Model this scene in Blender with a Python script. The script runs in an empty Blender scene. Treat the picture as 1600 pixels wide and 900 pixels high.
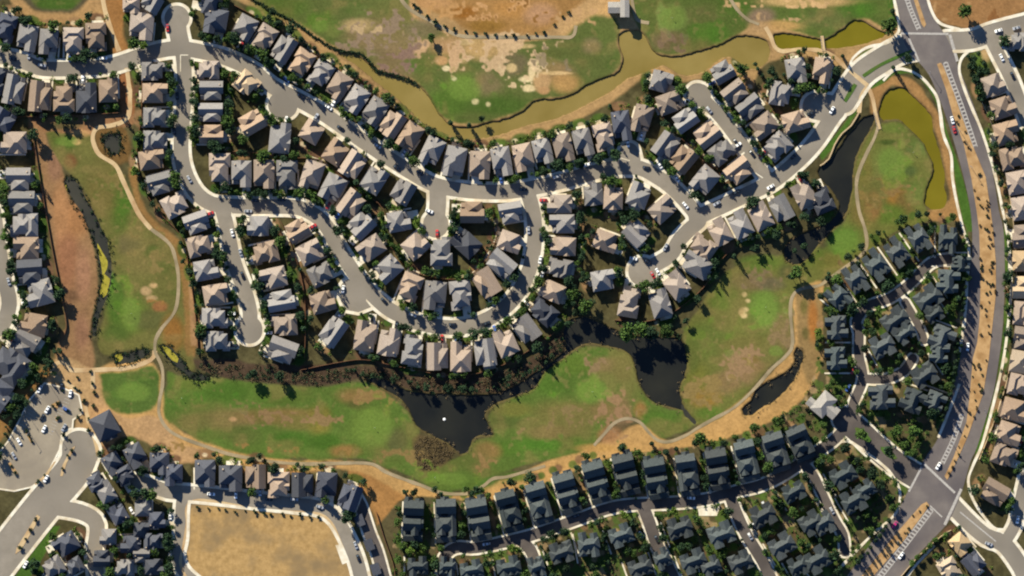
import bpy, math, random
import numpy as np
from mathutils import Matrix, Vector

random.seed(7)
RNG = np.random.default_rng(7)
S = 0.4                                    # metres per plan unit (the traced plan is 1600 x 900 units)
def wx(x): return (x - 800.0) * S
def wy(y): return (450.0 - y) * S
scene = bpy.context.scene
COL = scene.collection

# ------------------------------------------------------------------ colours
K = 0.50
def lin(c):
    out = []
    for v in c:
        v /= 255.0
        out.append(v / 12.92 if v <= 0.04045 else ((v + 0.055) / 1.055) ** 2.4)
    return np.array(out)
def alb(r, g, b, k=K): return lin((r, g, b)) * k

# ------------------------------------------------------------------ materials
def new_mat(name):
    m = bpy.data.materials.new(name); m.use_nodes = True
    nt = m.node_tree; nt.nodes.clear()
    out = nt.nodes.new('ShaderNodeOutputMaterial'); b = nt.nodes.new('ShaderNodeBsdfPrincipled')
    nt.links.new(b.outputs[0], out.inputs[0])
    b.inputs['Roughness'].default_value = 0.9
    b.inputs['Specular IOR Level'].default_value = 0.15
    return m, nt, b
def noise_mat(name, c1, c2, scale=0.5, detail=6, rough=0.9, bump=0.0, c3=None, scale2=0.06, coord='Object', rnd=0.0, spec=0.15):
    m, nt, b = new_mat(name)
    N = nt.nodes.new; L = nt.links.new
    tc = N('ShaderNodeTexCoord')
    if coord == 'World':
        g = N('ShaderNodeNewGeometry'); src = g.outputs['Position']
    else:
        src = tc.outputs[coord]
    nz = N('ShaderNodeTexNoise'); nz.inputs['Scale'].default_value = scale; nz.inputs['Detail'].default_value = detail
    nz.inputs['Roughness'].default_value = 0.65
    L(src, nz.inputs['Vector'])
    rp = N('ShaderNodeValToRGB'); rp.color_ramp.elements[0].position = 0.33; rp.color_ramp.elements[1].position = 0.67
    rp.color_ramp.elements[0].color = (*c1, 1); rp.color_ramp.elements[1].color = (*c2, 1)
    L(nz.outputs['Fac'], rp.inputs[0]); col = rp.outputs[0]
    if c3 is not None:
        n2 = N('ShaderNodeTexNoise'); n2.inputs['Scale'].default_value = scale2; n2.inputs['Detail'].default_value = 4
        L(src, n2.inputs['Vector'])
        r2 = N('ShaderNodeValToRGB'); r2.color_ramp.elements[0].position = 0.45; r2.color_ramp.elements[1].position = 0.65
        L(n2.outputs['Fac'], r2.inputs[0])
        mx = N('ShaderNodeMixRGB'); L(r2.outputs[0], mx.inputs[0]); L(col, mx.inputs[1]); mx.inputs[2].default_value = (*c3, 1)
        col = mx.outputs[0]
    if rnd > 0:
        oi = N('ShaderNodeObjectInfo'); mr = N('ShaderNodeMapRange')
        mr.inputs['To Min'].default_value = 1 - rnd; mr.inputs['To Max'].default_value = 1 + rnd
        L(oi.outputs['Random'], mr.inputs['Value'])
        hs = N('ShaderNodeHueSaturation'); L(mr.outputs[0], hs.inputs['Value']); L(col, hs.inputs['Color'])
        col = hs.outputs[0]
    L(col, b.inputs['Base Color']); b.inputs['Roughness'].default_value = rough
    b.inputs['Specular IOR Level'].default_value = spec
    if bump > 0:
        bp = N('ShaderNodeBump'); bp.inputs['Strength'].default_value = bump; bp.inputs['Distance'].default_value = 0.1
        L(nz.outputs['Fac'], bp.inputs['Height']); L(bp.outputs[0], b.inputs['Normal'])
    return m

def roof_mat(name, c, var=0.16):
    """concrete tiles: rows by a wave in height, blotches by noise, a little tone per house"""
    m, nt, b = new_mat(name); N = nt.nodes.new; L = nt.links.new
    tc = N('ShaderNodeTexCoord')
    nz = N('ShaderNodeTexNoise'); nz.inputs['Scale'].default_value = 0.9; nz.inputs['Detail'].default_value = 8; nz.inputs['Roughness'].default_value = 0.7
    L(tc.outputs['Object'], nz.inputs['Vector'])
    br = N('ShaderNodeTexBrick'); br.inputs['Scale'].default_value = 1.6; br.inputs['Mortar Size'].default_value = 0.03
    br.inputs['Color1'].default_value = (0.86, 0.86, 0.86, 1); br.inputs['Color2'].default_value = (1.1, 1.08, 1.05, 1); br.inputs['Mortar'].default_value = (0.6, 0.6, 0.6, 1)
    L(tc.outputs['Object'], br.inputs['Vector'])
    rp = N('ShaderNodeValToRGB'); rp.color_ramp.elements[0].position = 0.3; rp.color_ramp.elements[1].position = 0.7
    rp.color_ramp.elements[0].color = (*(np.array(c) * (1 - var)), 1); rp.color_ramp.elements[1].color = (*(np.array(c) * (1 + var)), 1)
    L(nz.outputs['Fac'], rp.inputs[0])
    mx = N('ShaderNodeMixRGB'); mx.blend_type = 'MULTIPLY'; mx.inputs[0].default_value = 0.8
    L(rp.outputs[0], mx.inputs[1]); L(br.outputs['Color'], mx.inputs[2])
    oi = N('ShaderNodeObjectInfo'); mr = N('ShaderNodeMapRange'); mr.inputs['To Min'].default_value = 0.70; mr.inputs['To Max'].default_value = 1.2
    L(oi.outputs['Random'], mr.inputs['Value'])
    ml = N('ShaderNodeMath'); ml.operation = 'MULTIPLY'; ml.inputs[1].default_value = 17.3; L(oi.outputs['Random'], ml.inputs[0])
    fr = N('ShaderNodeMath'); fr.operation = 'FRACT'; L(ml.outputs[0], fr.inputs[0])
    ms = N('ShaderNodeMapRange'); ms.inputs['To Min'].default_value = 0.7; ms.inputs['To Max'].default_value = 1.2; L(fr.outputs[0], ms.inputs['Value'])
    hs = N('ShaderNodeHueSaturation'); L(mr.outputs[0], hs.inputs['Value']); L(ms.outputs[0], hs.inputs['Saturation']); L(mx.outputs[0], hs.inputs['Color'])
    L(hs.outputs[0], b.inputs['Base Color']); b.inputs['Roughness'].default_value = 0.8
    return m
def plain(name, c, rough=0.6, spec=0.3, metal=0.0):
    m, nt, b = new_mat(name); b.inputs['Base Color'].default_value = (*c, 1)
    b.inputs['Roughness'].default_value = rough; b.inputs['Specular IOR Level'].default_value = spec; b.inputs['Metallic'].default_value = metal
    return m

M = {}
M['asphalt'] = noise_mat('asphalt_grey', alb(148, 139, 126), alb(166, 156, 142), 0.12, 8, c3=alb(138, 130, 119), scale2=0.03, coord='World', bump=0.1)
M['dark_asphalt'] = noise_mat('asphalt_dark', alb(98, 90, 86), alb(116, 107, 101), 0.15, 8, c3=alb(90, 83, 80), scale2=0.04, coord='World', bump=0.1)
M['blvd'] = noise_mat('asphalt_boulevard', alb(118, 110, 108), alb(136, 127, 122), 0.10, 8, c3=alb(106, 99, 100), scale2=0.03, coord='World', bump=0.1)
M['lot'] = noise_mat('asphalt_lot', alb(160, 148, 130), alb(178, 165, 144), 0.10, 8, c3=alb(150, 139, 124), scale2=0.04, coord='World', bump=0.1)
M['concrete'] = noise_mat('concrete_pale', alb(248, 234, 208), alb(255, 250, 232, .54), 0.35, 6, coord='World', c3=alb(226, 208, 176), scale2=0.12)
M['path'] = noise_mat('cart_path', alb(212, 180, 134), alb(232, 205, 160), 0.4, 6, coord='World', c3=alb(196, 160, 116), scale2=0.1)
M['grey_path'] = noise_mat('cart_path_grey', alb(168, 150, 118), alb(190, 170, 135), 0.4, 6, coord='World', c3=alb(150, 135, 105), scale2=0.1)
M['dirt'] = noise_mat('median_soil', alb(196, 156, 106), alb(216, 176, 124), 0.5, 8, coord='World', c3=alb(176, 136, 88), scale2=0.15, bump=0.3)
M['field'] = noise_mat('field_soil', alb(170, 136, 84), alb(208, 170, 112), 0.30, 12, coord='World', c3=alb(150, 126, 90), scale2=0.05, bump=0.4)
M['lawn'] = noise_mat('lawn', alb(66, 100, 36), alb(92, 126, 52), 0.6, 8, coord='World', c3=alb(90, 110, 48), scale2=0.1, bump=0.3)
M['paint'] = noise_mat('road_paint', alb(196, 190, 184, .4), alb(220, 214, 206, .46), 0.8, 6, coord='World')
M['paver'] = noise_mat('dark_paving', alb(96, 86, 84), alb(120, 108, 104), 0.8, 6, coord='World')
M['wall'] = noise_mat('stucco', alb(216, 190, 160), alb(230, 208, 178), 0.6, 4, rnd=0.12)
M['wallgrey'] = noise_mat('stucco_grey', alb(170, 165, 150), alb(190, 184, 168), 0.6, 4, rnd=0.12)
M['fence'] = noise_mat('fence_wood', alb(120, 84, 62), alb(148, 106, 78), 1.5, 6, coord='World')
M['masonry'] = noise_mat('masonry', alb(200, 172, 132), alb(222, 196, 156), 1.0, 6, coord='World')
M['garage'] = plain('garage_paint', alb(226, 214, 192), 0.5)
M['glass'] = plain('window_glass', (0.03, 0.04, 0.05), 0.08, 0.5)
M['metal'] = plain('lamp_metal', (0.25, 0.25, 0.26), 0.4, 0.5, 0.6)
M['bark'] = noise_mat('bark', (0.05, 0.035, 0.022), (0.10, 0.075, 0.05), 6, 5)
M['leaf_round'] = noise_mat('leaf_mid', alb(48, 78, 36, .6), alb(92, 116, 52, .6), 1.3, 5, rnd=0.35)
M['leaf_dark'] = noise_mat('leaf_dark', alb(26, 46, 34, .6), alb(54, 76, 46, .6), 1.3, 5, rnd=0.3)
M['leaf_lawn'] = noise_mat('leaf_bright', alb(62, 92, 32, .6), alb(112, 132, 54, .6), 1.3, 5, rnd=0.3)
M['leaf_dry'] = noise_mat('leaf_dry', alb(78, 68, 50, .55), alb(124, 106, 76, .55), 1.3, 5, rnd=0.35)
ROOF = {'t': roof_mat('roof_tan', alb(188, 165, 145, .43)), 'g': roof_mat('roof_grey', alb(166, 161, 158, .43)),
        'b': roof_mat('roof_blue_grey', alb(98, 101, 112, .42)), 'c': roof_mat('roof_cream', alb(224, 196, 160, .42)),
        's': roof_mat('roof_slate', alb(90, 98, 99, .42), 0.32), 'w': roof_mat('roof_white', alb(198, 192, 184, .46))}
def water_mat(name, c, c2, rough=0.05):
    m, nt, b = new_mat(name); N = nt.nodes.new; L = nt.links.new
    g = N('ShaderNodeNewGeometry'); nz = N('ShaderNodeTexNoise'); nz.inputs['Scale'].default_value = 0.03; nz.inputs['Detail'].default_value = 5
    L(g.outputs['Position'], nz.inputs['Vector'])
    rp = N('ShaderNodeValToRGB'); rp.color_ramp.elements[0].position = 0.35; rp.color_ramp.elements[1].position = 0.65
    rp.color_ramp.elements[0].color = (*c, 1); rp.color_ramp.elements[1].color = (*c2, 1); L(nz.outputs['Fac'], rp.inputs[0])
    L(rp.outputs[0], b.inputs['Base Color']); b.inputs['Roughness'].default_value = rough; b.inputs['Specular IOR Level'].default_value = 0.2
    n2 = N('ShaderNodeTexNoise'); n2.inputs['Scale'].default_value = 0.8; n2.inputs['Detail'].default_value = 3; L(g.outputs['Position'], n2.inputs['Vector'])
    bp = N('ShaderNodeBump'); bp.inputs['Strength'].default_value = 0.05; bp.inputs['Distance'].default_value = 0.12
    L(n2.outputs['Fac'], bp.inputs['Height']); L(bp.outputs[0], b.inputs['Normal'])
    return m
M['olive'] = water_mat('water_olive', alb(140, 122, 62), alb(160, 140, 80))
M['olive2'] = water_mat('water_yellow_olive', alb(120, 110, 26), alb(136, 124, 34))
M['black'] = water_mat('water_dark', (0.008, 0.009, 0.009), (0.017, 0.017, 0.013))
M['murk'] = water_mat('water_murk', (0.014, 0.015, 0.012), (0.03, 0.028, 0.02), 0.55)
M['algae'] = noise_mat('algae', alb(150, 142, 48), alb(192, 178, 66), 0.5, 6, coord='World')
CAR = {'white': plain('car_white', (0.75, 0.75, 0.74), 0.25, 0.5), 'black': plain('car_black', (0.012, 0.013, 0.016), 0.25, 0.5),
       'red': plain('car_red', (0.36, 0.03, 0.03), 0.25, 0.5), 'silver': plain('car_silver', (0.42, 0.43, 0.45), 0.3, 0.5, 0.4),
       'blue': plain('car_blue', (0.04, 0.09, 0.28), 0.25, 0.5), 'magenta': plain('car_magenta', (0.35, 0.02, 0.12), 0.25, 0.5)}
M['tyre'] = plain('tyre_rubber', (0.012, 0.012, 0.012), 0.9)

# ------------------------------------------------------------------ object helpers
def mesh_from(name, verts, faces, mat=None, smooth=False):
    me = bpy.data.meshes.new(name); me.from_pydata([tuple(v) for v in verts], [], [tuple(f) for f in faces])
    if mat: me.materials.append(mat)
    me.update()
    if smooth: me.polygons.foreach_set('use_smooth', [True] * len(me.polygons))
    return me
def link(name, me, parent=None, mat=None, loc=None, rz=0.0, sc=None):
    o = bpy.data.objects.new(name, me); COL.objects.link(o)
    if parent: o.parent = parent
    if loc is not None: o.location = loc
    if rz: o.rotation_euler = (0, 0, rz)
    if sc is not None: o.scale = sc
    if mat is not None and me is not None:
        if not me.materials: me.materials.append(None)
        o.material_slots[0].link = 'OBJECT'; o.material_slots[0].material = mat
    return o
def thing(name, label, cat, loc=(0, 0, 0), rz=0.0, group=None):
    o = link(name, None, None, None, loc, rz); o.empty_display_size = 1
    o['label'] = label; o['category'] = cat
    if group: o['group'] = group
    return o
def tag(o, label=None, cat=None, group=None, kind=None):
    if label: o['label'] = label
    if cat: o['category'] = cat
    if group: o['group'] = group
    if kind: o['kind'] = kind
    return o
class MB:
    def __init__(s): s.v = []; s.f = []
    def box(s, x0, x1, y0, y1, z0, z1):
        n = len(s.v)
        s.v += [(x0, y0, z0), (x1, y0, z0), (x1, y1, z0), (x0, y1, z0), (x0, y0, z1), (x1, y0, z1), (x1, y1, z1), (x0, y1, z1)]
        s.f += [(n, n+3, n+2, n+1), (n+4, n+5, n+6, n+7), (n, n+1, n+5, n+4), (n+1, n+2, n+6, n+5), (n+2, n+3, n+7, n+6), (n+3, n, n+4, n+7)]
    def add(s, v, f):
        n = len(s.v); s.v += list(v); s.f += [tuple(i + n for i in q) for q in f]
    def mesh(s, name, mat=None): return mesh_from(name, s.v, s.f, mat)

def crom(pts, closed, step=5.0):
    """Catmull-Rom through traced points"""
    P = [np.array(p, float) for p in pts]; n = len(P); out = []
    rng = range(n) if closed else range(n - 1)
    for i in rng:
        if closed: p0, p1, p2, p3 = P[i-1], P[i], P[(i+1) % n], P[(i+2) % n]
        else: p0, p1, p2, p3 = P[max(i-1, 0)], P[i], P[i+1], P[min(i+2, n-1)]
        k = max(1, int(np.linalg.norm(p2 - p1) / step))
        for j in range(k):
            t = j / k
            out.append(0.5 * ((2*p1) + (-p0+p2)*t + (2*p0-5*p1+4*p2-p3)*t*t + (-p0+3*p1-3*p2+p3)*t**3))
    if not closed: out.append(P[-1])
    return np.array(out)

# ------------------------------------------------------------------ distance fields (plan units)
def seg_dist(X, Y, a, b):
    ax, ay = a; bx, by = b; dx, dy = bx-ax, by-ay; L2 = dx*dx+dy*dy + 1e-9
    t = np.clip(((X-ax)*dx + (Y-ay)*dy) / L2, 0, 1)
    return np.hypot(X-ax-t*dx, Y-ay-t*dy)
def line_sd(X, Y, pts, hw, out, pad=14):
    """min-blend a round-capped ribbon into out, only near each segment (X over columns, Y over rows: 1-D axes)"""
    for a, b in zip(pts[:-1], pts[1:]):
        m = hw + pad
        i0, i1 = np.searchsorted(X, [min(a[0], b[0]) - m, max(a[0], b[0]) + m])
        j0, j1 = np.searchsorted(Y, [min(a[1], b[1]) - m, max(a[1], b[1]) + m])
        if i1 <= i0 or j1 <= j0: continue
        gx, gy = np.meshgrid(X[i0:i1], Y[j0:j1])
        out[j0:j1, i0:i1] = np.minimum(out[j0:j1, i0:i1], seg_dist(gx, gy, a, b) - hw)
def poly_sd(X, Y, pts, pad=14):
    """signed distance to polygon on the sub-rectangle around it -> (slices, sd)"""
    pts = np.asarray(pts, float)
    i0, i1 = np.searchsorted(X, [pts[:, 0].min() - pad, pts[:, 0].max() + pad])
    j0, j1 = np.searchsorted(Y, [pts[:, 1].min() - pad, pts[:, 1].max() + pad])
    sl = (slice(j0, j1), slice(i0, i1))
    gx, gy = np.meshgrid(X[i0:i1], Y[j0:j1])
    d = np.full(gx.shape, 1e9); ins = np.zeros(gx.shape, bool)
    n = len(pts)
    for k in range(n):
        a, b = pts[k], pts[(k+1) % n]
        d = np.minimum(d, seg_dist(gx, gy, a, b))
        c = ((a[1] > gy) != (b[1] > gy)) & (gx < (b[0]-a[0]) * (gy-a[1]) / ((b[1]-a[1]) if abs(b[1]-a[1]) > 1e-9 else 1e-9) + a[0])
        ins ^= c
    return sl, np.where(ins, -d, d)
def poly_into(X, Y, pts, out, pad=14):
    sl, sd = poly_sd(X, Y, pts, pad)
    if sd.size: out[sl] = np.minimum(out[sl], sd)

def iso_mesh(name, X, Y, F, z, mat, skirt=0.0):
    """sheet over F < 0 (F on the plan grid), its rim cut to the zero line"""
    ny, nx = F.shape; V = []; Q = []
    inside = F < 0
    full = inside[:-1, :-1] & inside[1:, :-1] & inside[:-1, 1:] & inside[1:, 1:]
    anyc = inside[:-1, :-1] | inside[1:, :-1] | inside[:-1, 1:] | inside[1:, 1:]
    for j in np.nonzero(full.any(1))[0]:
        r = full[j].astype(np.int8); d = np.diff(np.concatenate(([0], r, [0])))
        for a, b in zip(np.nonzero(d == 1)[0], np.nonzero(d == -1)[0]):
            n = len(V); x0, x1, y0, y1 = wx(X[a]), wx(X[b]), wy(Y[j]), wy(Y[j+1])
            V += [(x0, y1, z), (x1, y1, z), (x1, y0, z), (x0, y0, z)]; Q.append((n, n+1, n+2, n+3))
    for j, i in zip(*np.nonzero(anyc & ~full)):
        c = [(X[i], Y[j], F[j, i]), (X[i+1], Y[j], F[j, i+1]), (X[i+1], Y[j+1], F[j+1, i+1]), (X[i], Y[j+1], F[j+1, i])]
        poly = []; cut = []
        for k in range(4):
            p, q = c[k], c[(k+1) % 4]
            if p[2] < 0: poly.append((p[0], p[1]))
            if (p[2] < 0) != (q[2] < 0):
                t = p[2] / (p[2] - q[2]); e = (p[0] + t*(q[0]-p[0]), p[1] + t*(q[1]-p[1])); poly.append(e); cut.append(e)
        if len(poly) >= 3:
            n = len(V); V += [(wx(a), wy(b), z) for a, b in poly]; Q.append(tuple(range(n + len(poly) - 1, n - 1, -1)))
            if skirt and len(cut) == 2:
                n = len(V); (a, b), (c2, d2) = cut
                V += [(wx(a), wy(b), z), (wx(c2), wy(d2), z), (wx(c2), wy(d2), z - skirt), (wx(a), wy(b), z - skirt)]; Q.append((n, n+1, n+2, n+3))
    o = link(name, mesh_from(name, V, Q, mat)); o['kind'] = 'structure'
    return o
_z = [0.07]
def ribbon(name, pts, hw, mat, z=None, smooth=True, closed=False):
    p = crom(pts, closed, 4) if smooth else np.array(pts, float)
    if closed: p = np.vstack([p, p[:1]])
    if z is None: _z[0] += 0.004; z = _z[0]
    t = np.gradient(p, axis=0); t /= np.linalg.norm(t, axis=1)[:, None] + 1e-9
    nrm = np.stack([-t[:, 1], t[:, 0]], 1)
    jit = 1 + 0.10 * np.interp(np.arange(len(p)), np.arange(0, len(p)+3, 3), RNG.normal(size=len(np.arange(0, len(p)+3, 3)))) if smooth else np.ones(len(p))
    a = p + nrm * hw * jit[:, None]; b = p - nrm * hw * jit[:, None]; V = []; F = []
    for i in range(len(p)):
        V += [(wx(a[i][0]), wy(a[i][1]), z), (wx(b[i][0]), wy(b[i][1]), z)]
        if i: n = 2*i; F.append((n-2, n, n+1, n-1))
    o = link(name, mesh_from(name, V, F, mat)); o['kind'] = 'structure'
    return o
def sheet(name, pts, mat, z, smooth=True, thick=0.0):
    p = crom(pts, True, 5) if smooth else np.array(pts, float)
    n = len(p); V = [(wx(a), wy(b), z) for a, b in p]; F = [tuple(range(n))]
    if thick:
        V += [(wx(a), wy(b), z - thick) for a, b in p]
        F += [(i, (i+1) % n, n + (i+1) % n, n + i) for i in range(n)]
    o = link(name, mesh_from(name, V, F, mat)); o['kind'] = 'structure'
    return o

# ------------------------------------------------------------------ traced plan: water
WATER = {
 'olive': [[(530,84),(560,87),(590,113),(620,120),(640,125),(656,136),(672,154),(686,178),(706,196),(736,198),(764,192),(790,186),(816,174),(836,158),(870,154),(896,148),(920,132),(960,116),(970,106),(974,90),(966,66),(972,50),(1000,48),(1012,64),(1020,80),(1036,87),(1060,88),(1100,78),(1130,68),(1150,58),(1184,58),(1200,68),(1203,84),(1196,100),(1176,108),(1156,99),(1140,89),(1120,96),(1100,112),(1072,118),(1054,112),(1036,102),(1010,112),(980,124),(955,142),(900,172),(860,188),(820,197),(790,208),(760,215),(726,217),(696,209),(660,192),(625,158),(590,130),(560,105)]],
 'olive2': [[(1210,54),(1240,53),(1280,62),(1292,61),(1316,46),(1334,33),(1350,34),(1366,44),(1385,52),(1380,58),(1360,66),(1336,72),(1290,76),(1240,76),(1216,77),(1210,66)],
           [(1374,184),(1376,165),(1384,146),(1400,138),(1416,140),(1436,160),(1454,180),(1460,210),(1470,240),(1476,270),(1476,292),(1480,312),(1472,326),(1456,328),(1445,318),(1448,296),(1456,276),(1458,260),(1450,240),(1440,220),(1420,200),(1404,187),(1380,189)]],
 'black': [[(1369,180),(1360,202),(1345,228),(1335,256),(1331,300),(1322,334),(1300,360),(1282,380),(1260,406),(1242,414),(1228,406),(1226,390),(1236,374),(1262,362),(1290,350),(1308,334),(1312,320),(1298,296),(1280,276),(1281,262),(1297,248),(1311,232),(1325,212),(1338,198),(1350,184)],
           [(570,590),(600,593),(640,611),(690,616),(752,618),(790,611),(830,588),(862,566),(884,545),(880,520),(892,500),(915,496),(940,505),(965,517),(1000,526),(1040,527),(1064,532),(1071,548),(1074,570),(1070,588),(1062,606),(1066,628),(1068,640),(1046,636),(1020,628),(1008,614),(996,592),(992,570),(984,554),(968,546),(945,540),(912,538),(880,560),(852,580),(834,608),(800,621),(770,634),(758,648),(764,664),(770,680),(752,681),(738,688),(732,704),(720,710),(708,700),(694,690),(670,678),(650,664),(638,638),(620,620),(592,604)],
           [(1246,542),(1256,556),(1248,580),(1234,604),(1210,626),(1190,638),(1176,648),(1162,648),(1160,640),(1174,626),(1184,606),(1210,592),(1230,580),(1242,568),(1241,552)]],
 'murk': [[(100,280),(112,276),(126,292),(140,320),(152,340),(160,360),(167,372),(173,400),(175,436),(168,464),(160,484),(153,504),(150,526),(144,528),(144,504),(152,472),(158,440),(154,412),(148,386),(140,364),(128,336),(112,312),(102,294)],
          [(160,212),(188,208),(190,225),(186,240),(178,244),(168,236),(160,224)],
          [(176,553),(200,552),(225,545),(235,549),(220,562),(190,570),(179,566)],
          [(250,540),(264,540),(284,560),(300,580),(330,588),(330,594),(300,594),(282,580),(262,562)],
          [(1066,634),(1072,640),(1090,660),(1086,664),(1070,650)]]}
WCURVE = {k: [crom(p, True, 5) for p in v] for k, v in WATER.items()}

# ------------------------------------------------------------------ traced plan: roads
RES = [([(-30,84),(0,88),(35,96),(60,106),(85,108),(130,107),(170,103),(195,96),(230,84),(262,77),(285,76),(315,81),(345,88),(375,100),(400,114),(425,135),(470,158),(510,181),(575,226),(640,268),(680,289),(720,297),(760,300),(800,299),(840,292),(880,283),(930,269),(965,262),(1000,263),(1024,275),(1046,290),(1066,309),(1084,330),(1092,346)], 11.5),
       ([(1088,340),(1120,326),(1160,307),(1208,283),(1248,250),(1274,222),(1296,190),(1318,158),(1336,134)], 12),
       ([(1318,158),(1345,118),(1375,96),(1410,77),(1445,72)], 19),
       ([(285,80),(288,110),(288,150),(285,190),(283,235),(289,268),(305,299),(325,316),(346,321),(400,323),(450,323),(474,327),(497,340),(513,358),(525,382),(549,420),(572,450),(603,480),(632,496),(664,507),(710,512),(744,506),(772,493),(798,472),(817,445),(829,415),(835,380),(835,345),(830,318),(824,300)], 11.5),
       ([(346,322),(353,348),(366,410),(383,456),(391,490),(390,512)], 11.5), ([(390,514),(390,517)], 20),
       ([(684,298),(684,322),(681,348)], 13), ([(681,349),(681,352)], 19.5),
       ([(1092,346),(1064,372),(1046,400),(1010,420)], 11.5), ([(1004,424),(1004,425)], 22),
       ([(1092,150),(1122,178),(1140,200),(1162,230),(1186,262),(1204,285)], 10.5), ([(1090,148),(1093,149)], 18),
       ([(276,28),(278,50),(284,76)], 14), ([(276,28),(277,28)], 19),
       ([(440,164),(444,165)], 21), ([(983,238),(986,250)], 15), ([(548,452),(556,470)], 16),
       ([(1275,166),(1300,170)], 21),
       ([(-10,330),(-6,360),(0,400),(5,430),(14,465),(13,485),(5,505),(-14,522)], 12),
       ([(80,792),(125,800),(148,813),(152,832),(148,862),(152,910)], 12),
       ([(214,752),(240,760),(262,768),(290,770),(340,775),(400,782),(460,788),(500,794),(524,810),(543,842),(557,875),(566,910)], 11),
       ([(286,770),(283,800),(282,840),(277,868),(286,892),(305,910)], 9),
       ([(1480,64),(1520,62),(1555,50),(1610,36)], 14), ([(1546,56),(1562,88),(1578,120),(1592,155),(1604,190)], 10),
       ([(1478,778),(1510,812),(1540,838),(1568,850),(1596,888),(1605,915)], 13), ([(1568,850),(1586,820),(1595,780),(1603,745)], 9)]
ALLEY = [([(690,905),(694,872),(712,856),(745,856),(806,843),(845,832),(910,809),(950,795),(985,789),(1050,786),(1100,781),(1150,768),(1190,758),(1225,741),(1262,716),(1300,690),(1322,668)], 8.5),
         ([(812,843),(828,858),(838,885),(844,910)], 9), ([(1004,790),(1014,815),(1026,850),(1042,882),(1056,912)], 9.5),
         ([(1140,772),(1148,795),(1166,835),(1192,878),(1208,912)], 9), ([(1252,722),(1270,742),(1287,777),(1303,811),(1317,836),(1320,862)], 7.5),
         ([(1320,655),(1340,672),(1370,700),(1405,728),(1450,755)], 19), ([(1330,660),(1334,630),(1348,592),(1342,555),(1342,520),(1338,502),(1354,480),(1390,466),(1420,445),(1455,411),(1482,405)], 7.5),
         ([(1414,472),(1436,510),(1444,532)], 6), ([(1352,592),(1385,592),(1412,580),(1426,560)], 7),
         ([(558,780),(564,792),(577,832),(589,862),(601,905)], 9)]
BLVD_L = [(1392,-15),(1398,0),(1405,30),(1410,60),(1424,85),(1438,100),(1452,118),(1466,150),(1478,182),(1490,220),(1504,270),(1515,320),(1519,360),(1518,400),(1513,450),(1508,500),(1500,560),(1482,636),(1466,684),(1444,718),(1420,765),(1400,802),(1370,836),(1336,884),(1310,915)]
BLVD_R = [(1400,912),(1430,872),(1460,840),(1484,812),(1504,764),(1516,722),(1526,700),(1541,652),(1553,610),(1561,560),(1566,520),(1569,470),(1570,420),(1568,360),(1561,330),(1553,280),(1543,230),(1527,180),(1508,130),(1494,95),(1482,64),(1466,38),(1454,18),(1444,-15)]
LOT = [(70,600),(95,606),(122,618),(128,645),(113,655),(112,668),(96,674),(92,702),(84,718),(70,746),(48,760),(22,766),(-20,760),(-20,735),(2,705),(14,690),(30,660),(45,628)]
WBL = [([(124,700),(118,730),(66,792),(20,850),(-30,915)], 27), ([(126,704),(128,706)], 27), ([(40,742),(62,775)], 13)]

gx = np.arange(-60, 1660.01, 1.25); gy = np.arange(-60, 960.01, 1.25)
def field(lines=(), polys=()):
    F = np.full((len(gy), len(gx)), 50.0)
    for p, w in lines: line_sd(gx, gy, crom(p, False, 8) if len(p) > 2 else p, w, F)
    for p in polys: poly_into(gx, gy, p, F)
    return F
F_res = field(RES + WBL[:2], [[(540,440),(531,466),(539,484),(560,488),(580,480),(560,455)]])
F_al = field(ALLEY)
F_bl = field((), [crom(BLVD_L, False, 8).tolist() + crom(BLVD_R, False, 8).tolist()])
F_lot = field((), [LOT])
F_all = np.minimum(np.minimum(F_res, F_al), np.minimum(F_bl, F_lot))
iso_mesh('street', gx, gy, np.maximum(F_res, -F_bl), 0.060, M['asphalt'])
iso_mesh('alley', gx, gy, np.maximum(F_al, -np.minimum(F_bl, F_res)), 0.064, M['dark_asphalt'])
iso_mesh('boulevard', gx, gy, F_bl, 0.068, M['blvd'])
iso_mesh('parking_lot', gx, gy, np.maximum(F_lot, -F_res), 0.056, M['lot'])
pave = np.maximum(np.minimum(np.minimum(F_res - 5.0, F_al - 3.2), F_lot - 2.5), -F_all + 0.0)
iso_mesh('pavement', gx, gy, pave, 0.17, M['concrete'], skirt=0.15)

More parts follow.
